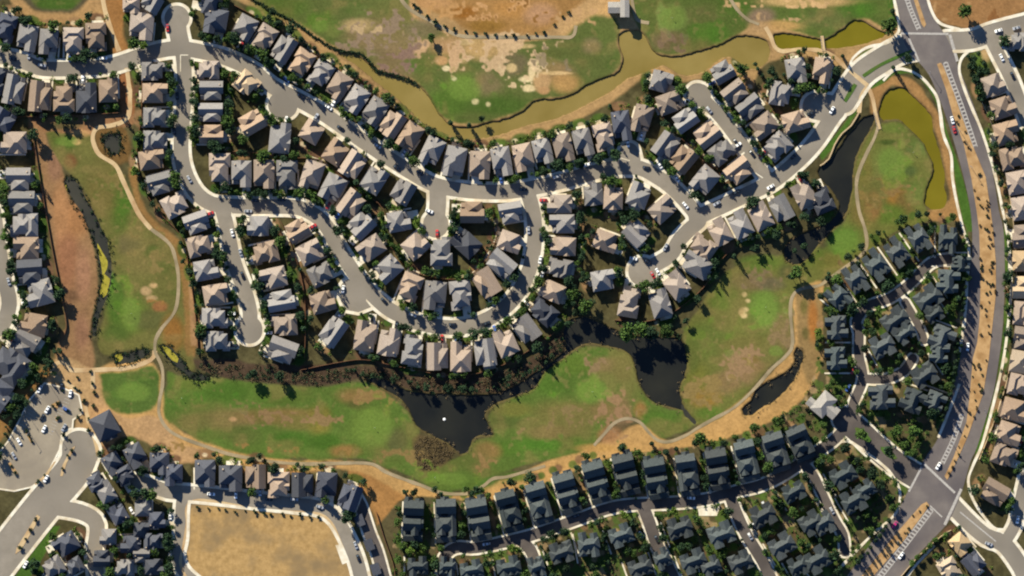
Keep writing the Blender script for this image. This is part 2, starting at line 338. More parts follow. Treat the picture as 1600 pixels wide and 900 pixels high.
# ------------------------------------------------------------------ houses: rows of (x, y, width, depth, facing angle, colour)
def row(s): 
    out = []
    for q in s.split(';'):
        q = q.split(','); out.append((float(q[0]), float(q[1]), float(q[2]), float(q[3]), float(q[4]), q[5].strip()))
    return out
ROWS = [
 ('the olive channel row', 'the west', row('338,34,34,40,100,b;384,44,30,40,118,g;414,60,29,42,122,t;444,77,29,42,122,g;472,98,29,42,122,t;502,116,29,42,122,g;530,135,29,42,122,t;557,156,29,42,123,g;586,174,29,42,124,g;613,195,29,42,124,t;641,213,29,42,124,t;675,237,30,46,116,g;711,253,31,50,102,g;750,258,31,46,92,t;784,253,29,44,80,g;818,246,29,44,78,t;848,237,28,42,76,g;880,231,29,44,76,t;911,223,28,44,76,g;943,214,28,44,76,t;971,197,28,46,82,b')),
 ('the row above the corner bend', 'the west', row('1003,186,28,42,105,t;1040,228,31,40,126,g;1068,249,31,40,130,t;1101,282,32,42,130,g')),
 ('the short lane west side', 'its circle', row('1033,128,32,34,15,g;1046,161,30,40,340,t;1070,188,29,38,325,g;1105,211,30,40,322,t;1129,237,30,40,322,g;1154,267,31,42,322,t')),
 ('the short lane east side', 'its circle', row('1129,113,30,36,150,g;1148,145,30,38,142,t;1172,168,29,38,142,g;1193,197,30,40,142,t;1214,229,32,40,138,g')),
 ('the entrance court', 'the top', row('1243,111,29,38,80,g;1284,111,28,42,100,t;1220,147,36,34,10,g;1243,190,29,42,345,t')),
 ('the narrow dark pond row', 'the east', row('1284,314,30,40,246,b;1256,305,30,42,242,t;1220,326,29,42,242,g;1188,338,29,42,243,t;1156,350,29,42,243,g;1124,362,29,42,240,t')),
 ('the lower cul-de-sac row', 'the east', row('1098,386,29,42,214,t;1088,414,30,44,212,g;1056,445,31,42,232,t;1031,474,30,44,255,g;983,473,30,46,280,t;942,438,30,38,350,g')),
 ('the triangular inner block', 'the west', row('927,304,29,36,265,g;958,308,29,38,272,t;998,305,30,40,290,g;1036,327,29,42,318,t;994,364,31,38,45,g;946,377,30,36,20,t')),
 ('the big dark lake row', 'the west', row('521,518,31,44,305,g;571,525,31,46,278,t;608,534,30,46,280,t;645,547,30,46,277,g;684,557,31,46,270,t;720,557,31,46,270,t;758,551,31,44,262,g;790,535,30,42,246,t;823,514,31,42,234,g;849,487,30,44,220,b;863,455,28,40,204,t;875,419,28,38,192,g;880,385,28,40,183,t;878,350,28,40,180,g;874,319,28,40,180,t')),
 ('the inner winding street row', 'the west', row('344,264,31,48,90,t;378,272,31,44,90,g;413,272,31,46,90,t;449,273,31,44,90,g;488,274,31,44,108,t;520,294,31,44,118,g;549,319,30,42,126,t;565,352,32,38,135,g;580,388,31,40,146,t;607,421,31,42,138,g;641,449,31,46,112,t;680,462,32,48,96,g;720,461,31,48,84,g;760,442,31,44,58,t;783,412,31,42,40,g;797,378,30,38,20,t;798,332,30,38,350,g')),
 ('the row under the upper street', 'the west', row('488,206,30,36,300,t;525,238,31,40,303,t;552,258,29,44,303,t;586,281,30,40,303,g;630,300,31,38,300,g')),
 ('the tiny cul-de-sac', 'the west', row('624,346,31,36,350,g;650,384,32,36,320,t;690,393,32,46,270,g;728,380,32,44,222,b;738,332,32,38,180,t')),
 ('the west street east side', 'the top', row('326,110,27,34,180,t;331,142,29,38,180,g;330,176,29,38,180,g;331,210,29,40,180,t')),
 ('the eyebrow court', 'the west', row('386,131,32,34,40,c;394,192,32,40,330,t;438,216,31,48,276,g')),
 ('the west street west side', 'the top', row('240,112,28,38,0,g;243,146,30,40,0,t;244,184,30,38,0,g;243,220,30,38,0,g;238,250,29,40,352,t;251,287,31,38,345,g;275,320,32,40,332,t;308,348,30,38,340,g;313,384,30,40,345,t;323,422,31,40,350,g;338,460,31,40,350,t;336,497,30,40,0,g;341,533,30,40,0,g')),
 ('the dead-end street east side', 'the top', row('404,353,30,36,180,g;415,395,31,40,167,t;428,434,31,40,168,t;440,470,31,42,170,g;445,508,31,40,176,t;442,547,34,44,200,g')),
 ('the diagonal street row', 'the top', row('465,360,30,38,330,t;485,394,31,38,332,t;502,429,31,38,335,g;505,472,32,40,345,t')),
 ('the northwest street top row', 'the west', row('11,44,28,42,106,b;44,60,29,42,100,g;77,66,29,42,95,g;116,64,30,44,90,t;151,58,30,44,88,t;222,42,36,44,95,t')),
 ('the top edge rows', 'the west', row('206,10,26,24,90,t;238,6,30,26,120,g;328,4,36,28,190,b')),
 ('the northwest street lower row', 'the west', row('-6,126,28,44,285,b;23,141,30,46,282,g;63,151,31,48,275,t;101,153,31,46,270,t;136,153,30,48,270,b;170,141,28,40,268,t')),
 ('the west edge column', 'the top', row('4,188,36,34,300,b;23,223,34,40,180,t;30,280,34,40,180,g;35,316,34,42,180,g;39,352,34,42,180,g;42,388,34,40,180,t;48,424,36,42,176,b;63,458,38,42,165,g;53,507,34,42,190,t;40,535,38,40,212,g;14,569,46,60,215,b;-8,612,44,54,215,b')),
 ('the east edge column', 'the top', row('1590,66,28,30,180,g;1551,133,32,36,340,t;1567,168,32,38,342,t;1572,208,34,40,345,t;1582,247,34,42,348,t;1593,285,34,42,350,t;1600,325,34,42,352,t;1602,368,34,42,355,t;1600,408,32,38,0,c;1600,449,34,38,0,c;1602,490,34,40,5,t;1601,529,34,40,8,t;1597,566,34,42,10,c;1594,602,32,38,12,t;1585,640,32,40,15,t;1576,677,32,40,18,t;1568,711,32,40,20,t;1553,769,34,42,30,t')),
 ('the southeast corner', 'the top', row('1500,849,28,34,50,c;1482,889,28,34,60,c;1521,880,28,34,230,b')),
 ('the southwest cluster', 'the top', row('178,724,27,32,60,b;213,712,29,35,60,b;250,724,29,34,90,b;166,768,25,32,240,g;186,802,25,30,240,b;224,792,25,29,270,g;246,812,24,27,0,b;205,850,27,32,180,b;196,886,24,30,180,g;240,846,25,30,0,b;242,885,25,30,0,b;104,850,30,37,150,b;84,886,29,34,150,g;150,752,26,28,240,b;196,742,26,28,60,b;272,742,28,34,90,b;170,838,24,26,180,g;222,828,24,26,0,b;160,872,26,28,180,b;222,868,22,26,0,g;118,884,24,28,150,b')),
 ('the row above the bare field', 'the west', row('321,739,32,44,90,b;361,747,34,42,90,b;400,744,30,40,90,t;436,757,32,40,90,t;473,757,32,40,90,b;511,757,30,40,95,b;547,776,30,42,110,b')),
]
THROWS = [
 ('the long alley north row', 'the west', row('646,812,30,70,92,s;697,812,31,72,88,s;748,810,31,72,80,s;796,797,31,70,76,s;842,785,31,70,74,s;886,769,31,70,74,s;932,752,31,72,74,s;978,740,31,72,76,s;1025,746,31,70,80,s;1074,741,31,70,82,s;1121,732,31,70,80,s;1166,719,31,68,76,s;1212,706,32,66,72,s;1250,692,32,58,66,s')),
]
THCROSS = [
 ('the blocks south of the alley', 'the west', row('653,884,38,38,90,s;737,890,40,36,80,s;795,886,42,40,80,s;877,862,44,42,250,s;920,850,40,50,80,s;970,836,44,42,70,s;1000,886,44,42,70,s;1062,824,46,44,70,s;1127,834,46,44,250,s;1083,876,46,42,70,s;1157,877,44,42,250,s;1192,804,42,42,60,s;1221,852,44,42,60,s;1240,768,44,38,60,s;1267,816,42,44,240,s;1316,742,46,44,60,s;1333,782,42,44,60,s;1286,816,36,46,60,s;1276,874,44,44,60,s;700,884,30,36,90,s;838,884,30,40,250,s;1034,872,30,40,70,s;1110,884,34,36,70,s;1246,884,34,40,60,s;1352,764,34,36,60,s')),
 ('the northeast townhouse loop', 'the top', row('1434,372,34,58,55,s;1480,374,34,54,90,s;1400,394,34,58,55,s;1368,414,34,58,55,s;1336,436,34,58,55,s;1309,464,36,52,40,s;1306,512,42,42,0,s;1480,440,44,46,180,s;1450,466,46,44,235,s;1458,490,34,34,235,s;1398,500,46,42,235,s;1412,520,36,36,235,s;1378,540,40,42,60,s;1470,528,42,46,200,s;1305,560,42,42,0,s;1443,586,46,44,235,s;1466,552,34,38,180,s;1376,620,42,48,180,s;1425,626,42,46,200,s;1500,412,30,40,180,s;1460,626,32,38,200,s')),
]
ORD = 'first second third fourth fifth sixth seventh eighth ninth tenth eleventh twelfth thirteenth fourteenth fifteenth sixteenth seventeenth eighteenth nineteenth twentieth twenty-first twenty-second twenty-third twenty-fourth twenty-fifth twenty-sixth twenty-seventh'.split()
CN = {'t': 'tan', 'g': 'grey', 'b': 'dark blue-grey', 'c': 'cream', 's': 'dark slate', 'w': 'pale'}

for rn, an, hs in ROWS + THCROSS:            # scattered blocks: counted from the named side
    if rn in ('the blocks south of the alley', 'the northeast townhouse loop', 'the southwest cluster', 'the southeast corner', 'the entrance court', 'the triangular inner block', 'the eyebrow court', 'the top edge rows', 'the tiny cul-de-sac'):
        hs.sort(key=lambda h: h[0] if an == 'the west' else h[1])
# ---- roof solids
def roof_solid(mb, x0, x1, y0, y1, z, kind, pitch=27, eave=0.55, hipf=1.0):
    x0 -= eave; x1 += eave; y0 -= eave; y1 += eave; t = math.tan(math.radians(pitch))
    if kind[1] == 'x': half = (y1-y0)/2; h = half*t; hp = half*hipf if kind[0] == 'h' else 0.0; hp = min(hp, (x1-x0)/2 - .01)
    else: half = (x1-x0)/2; h = half*t; hp = half*hipf if kind[0] == 'h' else 0.0; hp = min(hp, (y1-y0)/2 - .01)
    th = 0.22
    b = [(x0, y0, z-th), (x1, y0, z-th), (x1, y1, z-th), (x0, y1, z-th), (x0, y0, z), (x1, y0, z), (x1, y1, z), (x0, y1, z)]
    if kind[1] == 'x':
        ym = (y0+y1)/2; b += [(x0+hp, ym, z+h), (x1-hp, ym, z+h)]
        f = [(4, 5, 9, 8), (6, 7, 8, 9), (7, 4, 8), (5, 6, 9)]
    else:
        xm = (x0+x1)/2; b += [(xm, y0+hp, z+h), (xm, y1-hp, z+h)]
        f = [(5, 6, 9, 8), (7, 4, 8, 9), (4, 5, 8), (6, 7, 9)]
    f += [(0, 3, 2, 1), (0, 1, 5, 4), (1, 2, 6, 5), (2, 3, 7, 6), (3, 0, 4, 7)]
    mb.add(b, f)
# blocks: x0,x1,y0,y1,wall height,roof kind,pitch ; front is -y ; nominal 12 x 17 m
PROTO = {
 0: [(-6, 6, 1.5, 8.2, 4.82, 'hx', 33), (-4.6, 4.4, -6.6, 4.2, 4.75, 'hy', 33), (-5.9, -0.4, -8.4, -4.0, 3.13, 'gy', 29), (3.0, 5.8, -3.6, 2.0, 4.21, 'gx', 29)],
 1: [(-5.8, 5.8, -4.8, 8.2, 4.82, 'hy', 32), (0.2, 5.6, -8.4, -3.0, 4.69, 'gy', 33), (-5.6, -1.0, -6.8, -3.5, 3.04, 'gx', 26), (2.6, 6.0, 0.5, 5.0, 4.64, 'gx', 30)],
 2: [(-5.9, 1.6, -8.3, 8.2, 4.82, 'gy', 33), (-0.2, 5.9, -4.8, 6.8, 4.56, 'hx', 28), (1.2, 5.4, -7.6, -3.8, 3.04, 'gy', 28)],
 3: [(-5.9, 5.9, -3.4, 8.2, 4.82, 'hx', 30), (-5.7, 0.3, -8.3, 0.5, 4.64, 'gy', 32), (1.6, 5.6, -6.2, -2.5, 3.04, 'hx', 28), (-2.0, 2.6, 3.0, 8.5, 4.73, 'gy', 33)],
}
def mirror(bl): return [(-b, -a, c, d, h, k, p) for a, b, c, d, h, k, p in bl]
for k in range(4): PROTO[4+k] = mirror(PROTO[k])
THP = {
 'm': [(-6, 6, 3.4, 12.0, 8.4, 'gx', 37), (-5.4, -1.8, 8.2, 14.0, 7.3, 'gy', 38), (1.4, 5.6, 7.4, 13.2, 7.0, 'gy', 38), (-6, 4.4, -6.4, 2.2, 6.3, 'gx', 35), (3.8, 6.1, -4.6, 1.2, 6.4, 'gx', 34), (-0.6, 3.2, -9.0, -2, 6.6, 'gy', 38), (-5.7, 5.7, -13.0, -7.2, 3.6, 'gx', 24)],
 'n': [(-6, 5.2, 4.4, 12.4, 8.5, 'gx', 37), (-1.8, 2.4, 8.6, 14.0, 7.2, 'gy', 38), (3.2, 6.1, 2.0, 9.4, 6.6, 'gy', 36), (-5.2, 6, -6.8, 2.6, 6.2, 'hx', 36), (-5.8, -2.0, -9.2, 3.4, 6.5, 'gy', 36), (1.0, 4.6, -8.4, -3, 6.3, 'gy', 38), (-5.4, 5.8, -13.2, -7.6, 3.6, 'gx', 24)],
 'x': [(-6, 6, -2.8, 3.4, 7.4, 'hx', 35), (-4.9, -0.9, -8.0, 0, 7.0, 'gy', 37), (1.2, 5.0, 0, 8.2, 6.9, 'gy', 37), (-5.6, -2.0, 1.6, 6.6, 6.5, 'gy', 36), (2.2, 6.2, -6.6, -1, 6.2, 'hy', 36), (-0.8, 2.0, -5.4, -1.4, 6.7, 'gy', 38)],
}
THP['o'] = mirror(THP['m']); THP['p'] = mirror(THP['n'])
THP['y'] = mirror(THP['x'])
def build_proto(blocks, name):
    w = MB(); r = MB()
    for x0, x1, y0, y1, h, k, p in blocks:
        w.box(x0, x1, y0, y1, -0.3, h - 0.24)
        t = math.tan(math.radians(p))
        if k[0] == 'g':       # gable triangles up to the roof underside
            n = len(w.v)
            if k[1] == 'x':
                ym = (y0+y1)/2; hh = (y1-y0)/2*t
                w.add([(x0, y0, h-.24), (x0, y1, h-.24), (x0, ym, h-.24+hh), (x1, y0, h-.24), (x1, y1, h-.24), (x1, ym, h-.24+hh)], [(0, 2, 1), (3, 4, 5)])
            else:
                xm = (x0+x1)/2; hh = (x1-x0)/2*t
                w.add([(x0, y0, h-.24), (x1, y0, h-.24), (xm, y0, h-.24+hh), (x0, y1, h-.24), (x1, y1, h-.24), (xm, y1, h-.24+hh)], [(0, 1, 2), (3, 5, 4)])
        roof_solid(r, x0, x1, y0, y1, h, k, p, hipf=0.95)
    b0 = blocks[0]
    g = min(blocks, key=lambda b: (b[2], b[0])); gx0, gx1, gy0 = g[0], g[1], g[2]
    ga = MB(); c = (gx0+gx1)/2; hw = min(2.4, (gx1-gx0)/2-.4); ga.box(c-hw, c+hw, gy0-0.06, gy0+0.02, 0.0, 2.3)
    wins = []
    for xx in (-0.5, 0.5):
        m = MB(); cx = (b0[0]+b0[1])/2 + xx*(b0[1]-b0[0])*0.5; m.box(cx-.7, cx+.7, b0[3]-.02, b0[3]+.05, 3.4, 4.7); wins.append(m.mesh('window'))
    m = MB(); m.box(b0[1]-.02, b0[1]+.05, (b0[2]+b0[3])/2-.8, (b0[2]+b0[3])/2+.8, 3.3, 4.6); wins.append(m.mesh('window'))
    m = MB(); m.box(c-.8, c+.8, gy0-.05, gy0+.02, min(3.6, g[4]-1.5) if g[4] > 5 else 2.5, min(4.8, g[4]-.4) if g[4] > 5 else 2.8); wins.append(m.mesh('window'))
    ch = MB(); cx = b0[0] + 1.4; ch.box(cx, cx+.8, b0[3]-2.4, b0[3]-1.5, b0[4]-.5, b0[4]+2.6)
    vt = MB(); vx = (b0[0]+b0[1])/2; 
    return dict(wall=w.mesh('wall'), roof=r.mesh('roof'), garage=ga.mesh('garage_door'), win=wins, chim=ch.mesh('chimney'))
PM = {k: build_proto(b, k) for k, b in PROTO.items()}
PT = {k: build_proto(b, k) for k, b in THP.items()}
HOUSES = []      # (x, y, w, d, ang, phrase, kind)
def place_house(h, i, rowname, anchor, kind):
    x, y, w, d, ang, c = h
    rz = math.radians(-ang) + math.pi/2          # local -y is the front; image angles run clockwise
    if kind == 'house':
        p = PM[random.randrange(8)]; f_ = random.uniform(.94, 1.0); g_ = random.uniform(.90, 1.0); sx, sy = w*S/12.0*f_, d*S/17.0*g_
        lab = f"{CN[c]}-roofed house, {ORD[i]} from {anchor} of {rowname}"; grp = 'houses on the winding streets'; cat = 'house'
    else:
        p = PT[random.choice('mnop') if kind == 'm' else random.choice('xy')]
        q_ = 1.0 if kind == 'm' else random.uniform(.78, .88); sx, sy = w*S/12.4*q_, (d*S/28.0 if kind == 'm' else d*S/16.8)*q_
        lab = f"dark slate townhouse, {ORD[i]} from {anchor} of {rowname}"; grp = 'dark roofed townhouses'; cat = 'townhouse'
    o = thing('house' if kind == 'house' else 'townhouse', lab, cat, (wx(x), wy(y), 0), rz, grp)
    o.scale = (sx, sy, 1.0 if kind == 'house' else 0.95)
    wm = M['wall'] if kind == 'house' else M['wallgrey']
    link('wall', p['wall'], o, wm); link('roof', p['roof'], o, ROOF[c]); link('garage_door', p['garage'], o, M['garage'])
    for wme in p['win']: link('window', wme, o, M['glass'])
    if kind == 'house' and random.random() < .5: link('chimney', p['chim'], o, wm)
    HOUSES.append((x, y, w, d, ang, f"the {ORD[i]} house from {anchor} of {rowname}" if kind == 'house' else f"the {ORD[i]} townhouse from {anchor} of {rowname}", kind))
for rn, an, hs in ROWS:
    for i, h in enumerate(hs): place_house(h, i, rn, an, 'house')
for rn, an, hs in THROWS:
    for i, h in enumerate(hs): place_house(h, i, rn, an, 'm')
for rn, an, hs in THCROSS:
    for i, h in enumerate(hs): place_house(h, i, rn, an, 'x')

# big halls
def hall(name, label, x, y, ang, blocks, roof, wall):
    o = thing(name, label, 'building', (wx(x), wy(y), 0), math.radians(-ang) + math.pi/2)
    p = build_proto(blocks, name)
    link('wall', p['wall'], o, wall); link('roof', p['roof'], o, ROOF[roof]); link('door', p['garage'], o, M['glass'])
    for wme in p['win']: link('window', wme, o, M['glass'])
hall('clubhouse', 'dark hip-roofed square building beside the pale parking lot', 165, 665, 62, [(-7, 7, -7.5, 7.4, 6.5, 'hy', 30), (-3.6, 3.6, -9, -4, 4.5, 'gy', 30)], 'b', M['wall'])
hall('recreation_centre', 'pale-roofed recreation building with wings beside the slate townhouses', 1287, 632, 40, [(-7, 7, -4, 5, 5.5, 'hx', 22), (-3.5, 3.5, -9.5, 0, 5.0, 'gy', 22), (-6.5, -2, 1, 9, 4.6, 'gy', 22)], 'w', M['wall'])
hall('pump_house', 'white flat-ridged building on the golf course bank above the olive pond', 966, 15, 90, [(-6, 4.5, -2, 4, 6.0, 'gx', 16), (1.6, 6.2, -4.6, 5.2, 7.2, 'gy', 16)], 'w', M['wall'])

# driveways and concrete pads of each house
yard = []       # ground paint around the houses
DRV = []
for (x, y, w, d, ang, ph, kind) in HOUSES:
    a = math.radians(ang); fx, fy = math.cos(a), math.sin(a); sxx, syy = -fy, fx
    if kind == 'house':
        o_ = random.choice((-1, 1)) * w * 0.22
        P = []
        for u, v in ((o_-w*.20, d*.3), (o_+w*.20, d*.3), (o_+w*.20, d*.5+13), (o_-w*.20, d*.5+13)):
            P.append((x + fx*v + sxx*u, y + fy*v + syy*u))
        _z2 = 0.030 + 0.004 * (len(yard) % 5)
        sheet('driveway', P, M['concrete'], _z2, smooth=False)
        DRV.append((x + fx*(d*.5+5) + sxx*o_, y + fy*(d*.5+5) + syy*o_, ang))
        yard.append((x + fx*(d*.5+6) - sxx*o_*1.2, y + fy*(d*.5+6) - syy*o_*1.2, w*.22, 7, ang, 'lawn'))
        r = random.random()
        yard.append((x - fx*(d*.5+8), y - fy*(d*.5+8), w*.45, 8, ang, 'lawn' if r < .45 else 'soil'))
        if random.random() < .8:
            q_ = random.uniform(-.4, .4)*w; yard.append((x - fx*(d*.5+6) + sxx*q_, y - fy*(d*.5+6) + syy*q_, 4.5, 3.5, ang, 'pad'))
        if random.random() < .6:
            u0 = random.uniform(-.45, -.15)*w; u1 = u0 + random.uniform(.45, .75)*w; v0 = -d*.5 - random.uniform(3, 6)
            sheet('patio', [(x + fx*v + sxx*u, y + fy*v + syy*u) for u, v in ((u0, -d*.4), (u1, -d*.4), (u1, v0), (u0, v0))], M['concrete'], .03 + .004*(len(yard) % 5), smooth=False)
        if random.random() < .45:  # walkway down one side of some houses
            u0 = random.choice((-1, 1))*(w*.5 + 1.5); v0 = random.uniform(-.5, -.1)*d
            sheet('side_strip', [(x + fx*v + sxx*u, y + fy*v + syy*u) for u, v in ((u0-1.3, v0), (u0+1.3, v0), (u0+1.3, d*.5+4), (u0-1.3, d*.5+4))], M['concrete'], .05 + .004*(len(yard) % 5), smooth=False)
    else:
        u0 = w*.5 + 2.2  # pale strip along the same long side of every townhouse
        sheet('side_strip', [(x + fx*v + sxx*u, y + fy*v + syy*u) for u, v in ((u0-1.2, -d*.4), (u0+1.2, -d*.4), (u0+1.2, d*.5+2), (u0-1.2, d*.5+2))], M['concrete'], .05 + .004*(len(yard) % 5), smooth=False)
        for q in range(3):
            u = random.uniform(-.7, .7)*w; v = random.choice((-1, 1))*(d*.5+4)
            yard.append((x + fx*v + sxx*u, y + fy*v + syy*u, 6, 6, ang, random.choice(('lawn', 'lawn', 'soil'))))
        side = random.choice((-1, 1)); yard.append((x + sxx*side*(w*.5+6), y + syy*side*(w*.5+6), 4, d*.3, ang, random.choice(('lawn', 'soil'))))

# ------------------------------------------------------------------ the ground sheet
def axis(lo, hi, step):
    core = np.arange(lo, hi + .001, step)
    far = np.array([60, 180, 500, 1400, 3600.0, 9000])
    return np.concatenate([lo - far[::-1], core, hi + far])
AX = axis(-50, 1650, 1.6); AY = axis(-50, 950, 1.6)
NX, NY = len(AX), len(AY)
def vnoise(scale, seed):
    r = np.random.default_rng(seed); x = np.clip(AX, -60, 1660) / scale; y = np.clip(AY, -60, 960) / scale
    x = x - x.min(); y = y - y.min()
    g = r.random((int(y.max()) + 3, int(x.max()) + 3))
    xi = x.astype(int); yi = y.astype(int); fx = x - xi; fy = y - yi; fx = fx*fx*(3-2*fx); fy = (fy*fy*(3-2*fy))[:, None]
    a = g[yi][:, xi]*(1-fx) + g[yi][:, xi+1]*fx; b = g[yi+1][:, xi]*(1-fx) + g[yi+1][:, xi+1]*fx
    return (a*(1-fy) + b*fy) * 2 - 1
n5, n12, n30, n70 = vnoise(5, 1), vnoise(13, 2), vnoise(31, 3), vnoise(74, 4)
n12b, n30b = vnoise(11, 6), vnoise(27, 7)
warp = n30*5 + n12*3 + n5*1.6
C = np.empty((NY, NX, 3)); C[:] = alb(88, 82, 54)
C *= (1 + .18*n12 + .14*n5)[..., None]
def smooth(t): t = np.clip(t, 0, 1); return t*t*(3-2*t)
GREENMASK = np.zeros((NY, NX))
def zone(pts, c, f=3.0, wp=0.5, op=1.0, green=None, curve=True):
    p = crom(pts, True, 8) if curve else np.array(pts, float)
    sl, sd = poly_sd(AX, AY, p, 30)
    if not sd.size: return
    w = smooth(0.5 - (sd + warp[sl]*wp) / (2*f)) * op
    C[sl] = C[sl]*(1-w[..., None]) + alb(*c)*w[..., None]
    if green is not None: GREENMASK[sl] = GREENMASK[sl]*(1-w) + green*w
def blob(x, y, rx, ry, c, rot=0, f=0.5, wp=0.5, op=0.9, green=None):
    i0, i1 = np.searchsorted(AX, [x - max(rx, ry)*2, x + max(rx, ry)*2]); j0, j1 = np.searchsorted(AY, [y - max(rx, ry)*2, y + max(rx, ry)*2])
    if i1 <= i0 or j1 <= j0: return
    sl = (slice(j0, j1), slice(i0, i1)); gx_, gy_ = np.meshgrid(AX[i0:i1], AY[j0:j1])
    c_, s_ = math.cos(math.radians(rot)), math.sin(math.radians(rot))
    u = ((gx_-x)*c_ + (gy_-y)*s_)/rx; v = (-(gx_-x)*s_ + (gy_-y)*c_)/ry
    d = np.hypot(u, v) + warp[sl]*wp/max(8, (rx+ry)/2)
    w = smooth((1 + f - d) / (2*f)) * op
    C[sl] = C[sl]*(1-w[..., None]) + alb(*c)*w[..., None]
    if green is not None: GREENMASK[sl] = GREENMASK[sl]*(1-w) + green*w
# -- dry land and golf course
zone([(350,-60),(400,15),(450,55),(500,92),(560,130),(620,170),(690,215),(740,226),(800,217),(880,196),(950,162),(985,137),(1030,110),(1060,126),(1095,122),(1130,107),(1150,118),(1172,142),(1195,100),(1250,88),(1330,104),(1398,60),(1402,-60)], (184,148,100), 3, .4)
zone([(385,-60),(398,3),(460,33),(500,59),(530,77),(565,83),(590,105),(640,120),(660,135),(690,180),(710,194),(760,190),(812,172),(836,156),(896,146),(960,112),(972,92),(964,66),(970,46),(945,15),(900,38),(860,62),(780,66),(720,62),(680,45),(640,20),(620,-60)], (98,112,58), 3, .5, green=1)
zone([(640,-60),(650,0),(700,28),(740,48),(800,54),(850,50),(890,24),(925,0),(930,-60)], (170,128,76), 4, .6)
for b in [(680,5,30,10,(196,150,100)),(800,14,26,12,(190,140,80)),(760,40,30,10,(150,112,52)),(845,22,24,16,(190,146,108)),(725,20,20,10,(158,104,44))]: blob(*b)
zone([(870,40),(905,10),(940,-10),(965,0),(960,25),(930,25),(900,42),(880,58)], (205,165,112), 5, .6)
for b in [(585,55,48,26,(142,120,88)),(620,98,34,26,(140,112,92)),(560,40,26,10,(186,160,116)),(640,75,30,22,(150,126,96)),(705,72,30,16,(196,156,106)),(760,76,40,16,(206,168,116)),(800,100,26,18,(122,110,84)),(870,112,26,14,(150,122,88)),(885,130,22,14,(196,152,96)),(500,35,24,16,(100,122,54)),(700,68,26,10,(190,150,110)),(655,100,24,16,(86,116,48)),(725,138,26,20,(112,140,58)),(700,160,34,22,(84,118,44)),(780,165,50,14,(76,106,42)),(930,60,30,22,(96,112,56)),(925,72,14,12,(140,124,90)),(765,130,22,18,(132,118,86)),(850,85,22,10,(96,106,54)),(440,10,40,18,(84,112,44)),(520,48,12,10,(118,132,66)),(660,45,30,14,(128,116,86))]: blob(*b)
for b in [(834,98,8,4,(236,214,170)),(831,112,5,12,(232,208,166)),(822,124,9,4,(238,218,176)),(826,138,9,5,(236,214,170)),(846,128,12,14,(200,160,116)),(781,102,5,4,(214,202,150)),(798,106,8,6,(226,196,146)),(698,107,6,4,(240,220,180)),(709,123,4,3,(210,200,160)),(743,159,5,4,(206,196,150)),(763,163,4,4,(206,196,150)),(725,66,12,4,(226,194,146)),(810,72,22,4,(222,190,138)),(870,114,24,2.5,(222,188,138)),(690,95,10,6,(206,160,112)),(722,95,8,5,(198,170,120)),(850,142,8,5,(196,152,108))]: blob(*b, f=.35, wp=.5, op=.95)
zone([(1000,-60),(986,8),(998,45),(1012,60),(1022,79),(1060,86),(1100,76),(1150,56),(1172,40),(1200,34),(1240,50),(1290,59),(1320,40),(1350,28),(1385,45),(1395,20),(1388,-60)], (92,112,52), 3, .5, green=1)
for b in [(1050,28,22,18,(122,142,78)),(1045,64,26,16,(122,104,76)),(1110,55,30,14,(82,120,44)),(1188,26,20,14,(146,120,104)),(1100,25,30,16,(112,114,66)),(1150,10,24,14,(84,114,44)),(1340,15,26,14,(78,120,42)),(1260,2,70,8,(214,176,122)),(1225,40,30,8,(198,156,98)),(1185,42,14,8,(186,150,104)),(1290,30,40,14,(100,110,60))]: blob(*b)
zone([(1450,-60),(1452,10),(1470,36),(1505,44),(1530,42),(1565,32),(1620,0),(1620,-60)], (166,124,80), 4, .5)
zone([(5,-60),(20,8),(50,30),(95,38),(150,33),(168,40),(162,-60)], (184,146,98), 3, .4); zone([(15,-60),(40,8),(85,21),(130,12),(158,-60)], (92,84,62), 4, .4); zone([(28,-60),(50,4),(85,16),(122,8),(148,-60)], (76,104,42), 4, .4, green=.5)
zone([(162,-60),(168,40),(176,84),(202,82),(192,40),(200,-60)], (164,118,70), 3, .4); zone([(182,108),(198,108),(210,150),(208,190),(194,192)], (160,108,70), 3, .3)
zone([(46,182),(64,182),(72,202),(78,230),(92,252),(108,310),(128,345),(142,372),(151,402),(154,440),(148,480),(142,520),(148,560),(140,580),(100,570),(86,560),(95,520),(104,512),(98,470),(86,400),(72,330),(60,270),(50,215)], (156,120,84), 3, .4)
for b in [(105,400,18,60,(156,108,78)),(120,340,22,30,(176,126,82)),(95,330,12,40,(186,136,92)),(112,462,16,10,(120,90,66)),(128,520,12,30,(150,110,84)),(85,260,10,20,(150,112,86)),(130,430,12,40,(172,126,96))]: blob(*b)
zone([(60,184),(206,180),(203,196),(150,202),(144,214),(100,212),(72,208)], (160,118,82), 3, .4)
blob(100,196,26,7,(96,90,58)); 
zone([(72,208),(110,210),(146,214),(150,236),(182,260),(200,300),(232,350),(264,378),(290,400),(300,460),(302,540),(300,578),(262,562),(240,548),(200,545),(165,552),(152,530),(163,490),(174,462),(177,430),(173,395),(158,355),(137,305),(115,275),(92,250)], (112,112,60), 3, .5, green=1)
zone([(200,262),(215,258),(218,300),(240,345),(268,365),(290,395),(302,450),(306,560),(292,555),(286,470),(276,410),(262,380),(236,352),(212,322)], (150,114,68), 3, .5)
zone([(293,410),(299,412),(306,480),(306,540),(299,540)], (176,136,98), 2, .3)
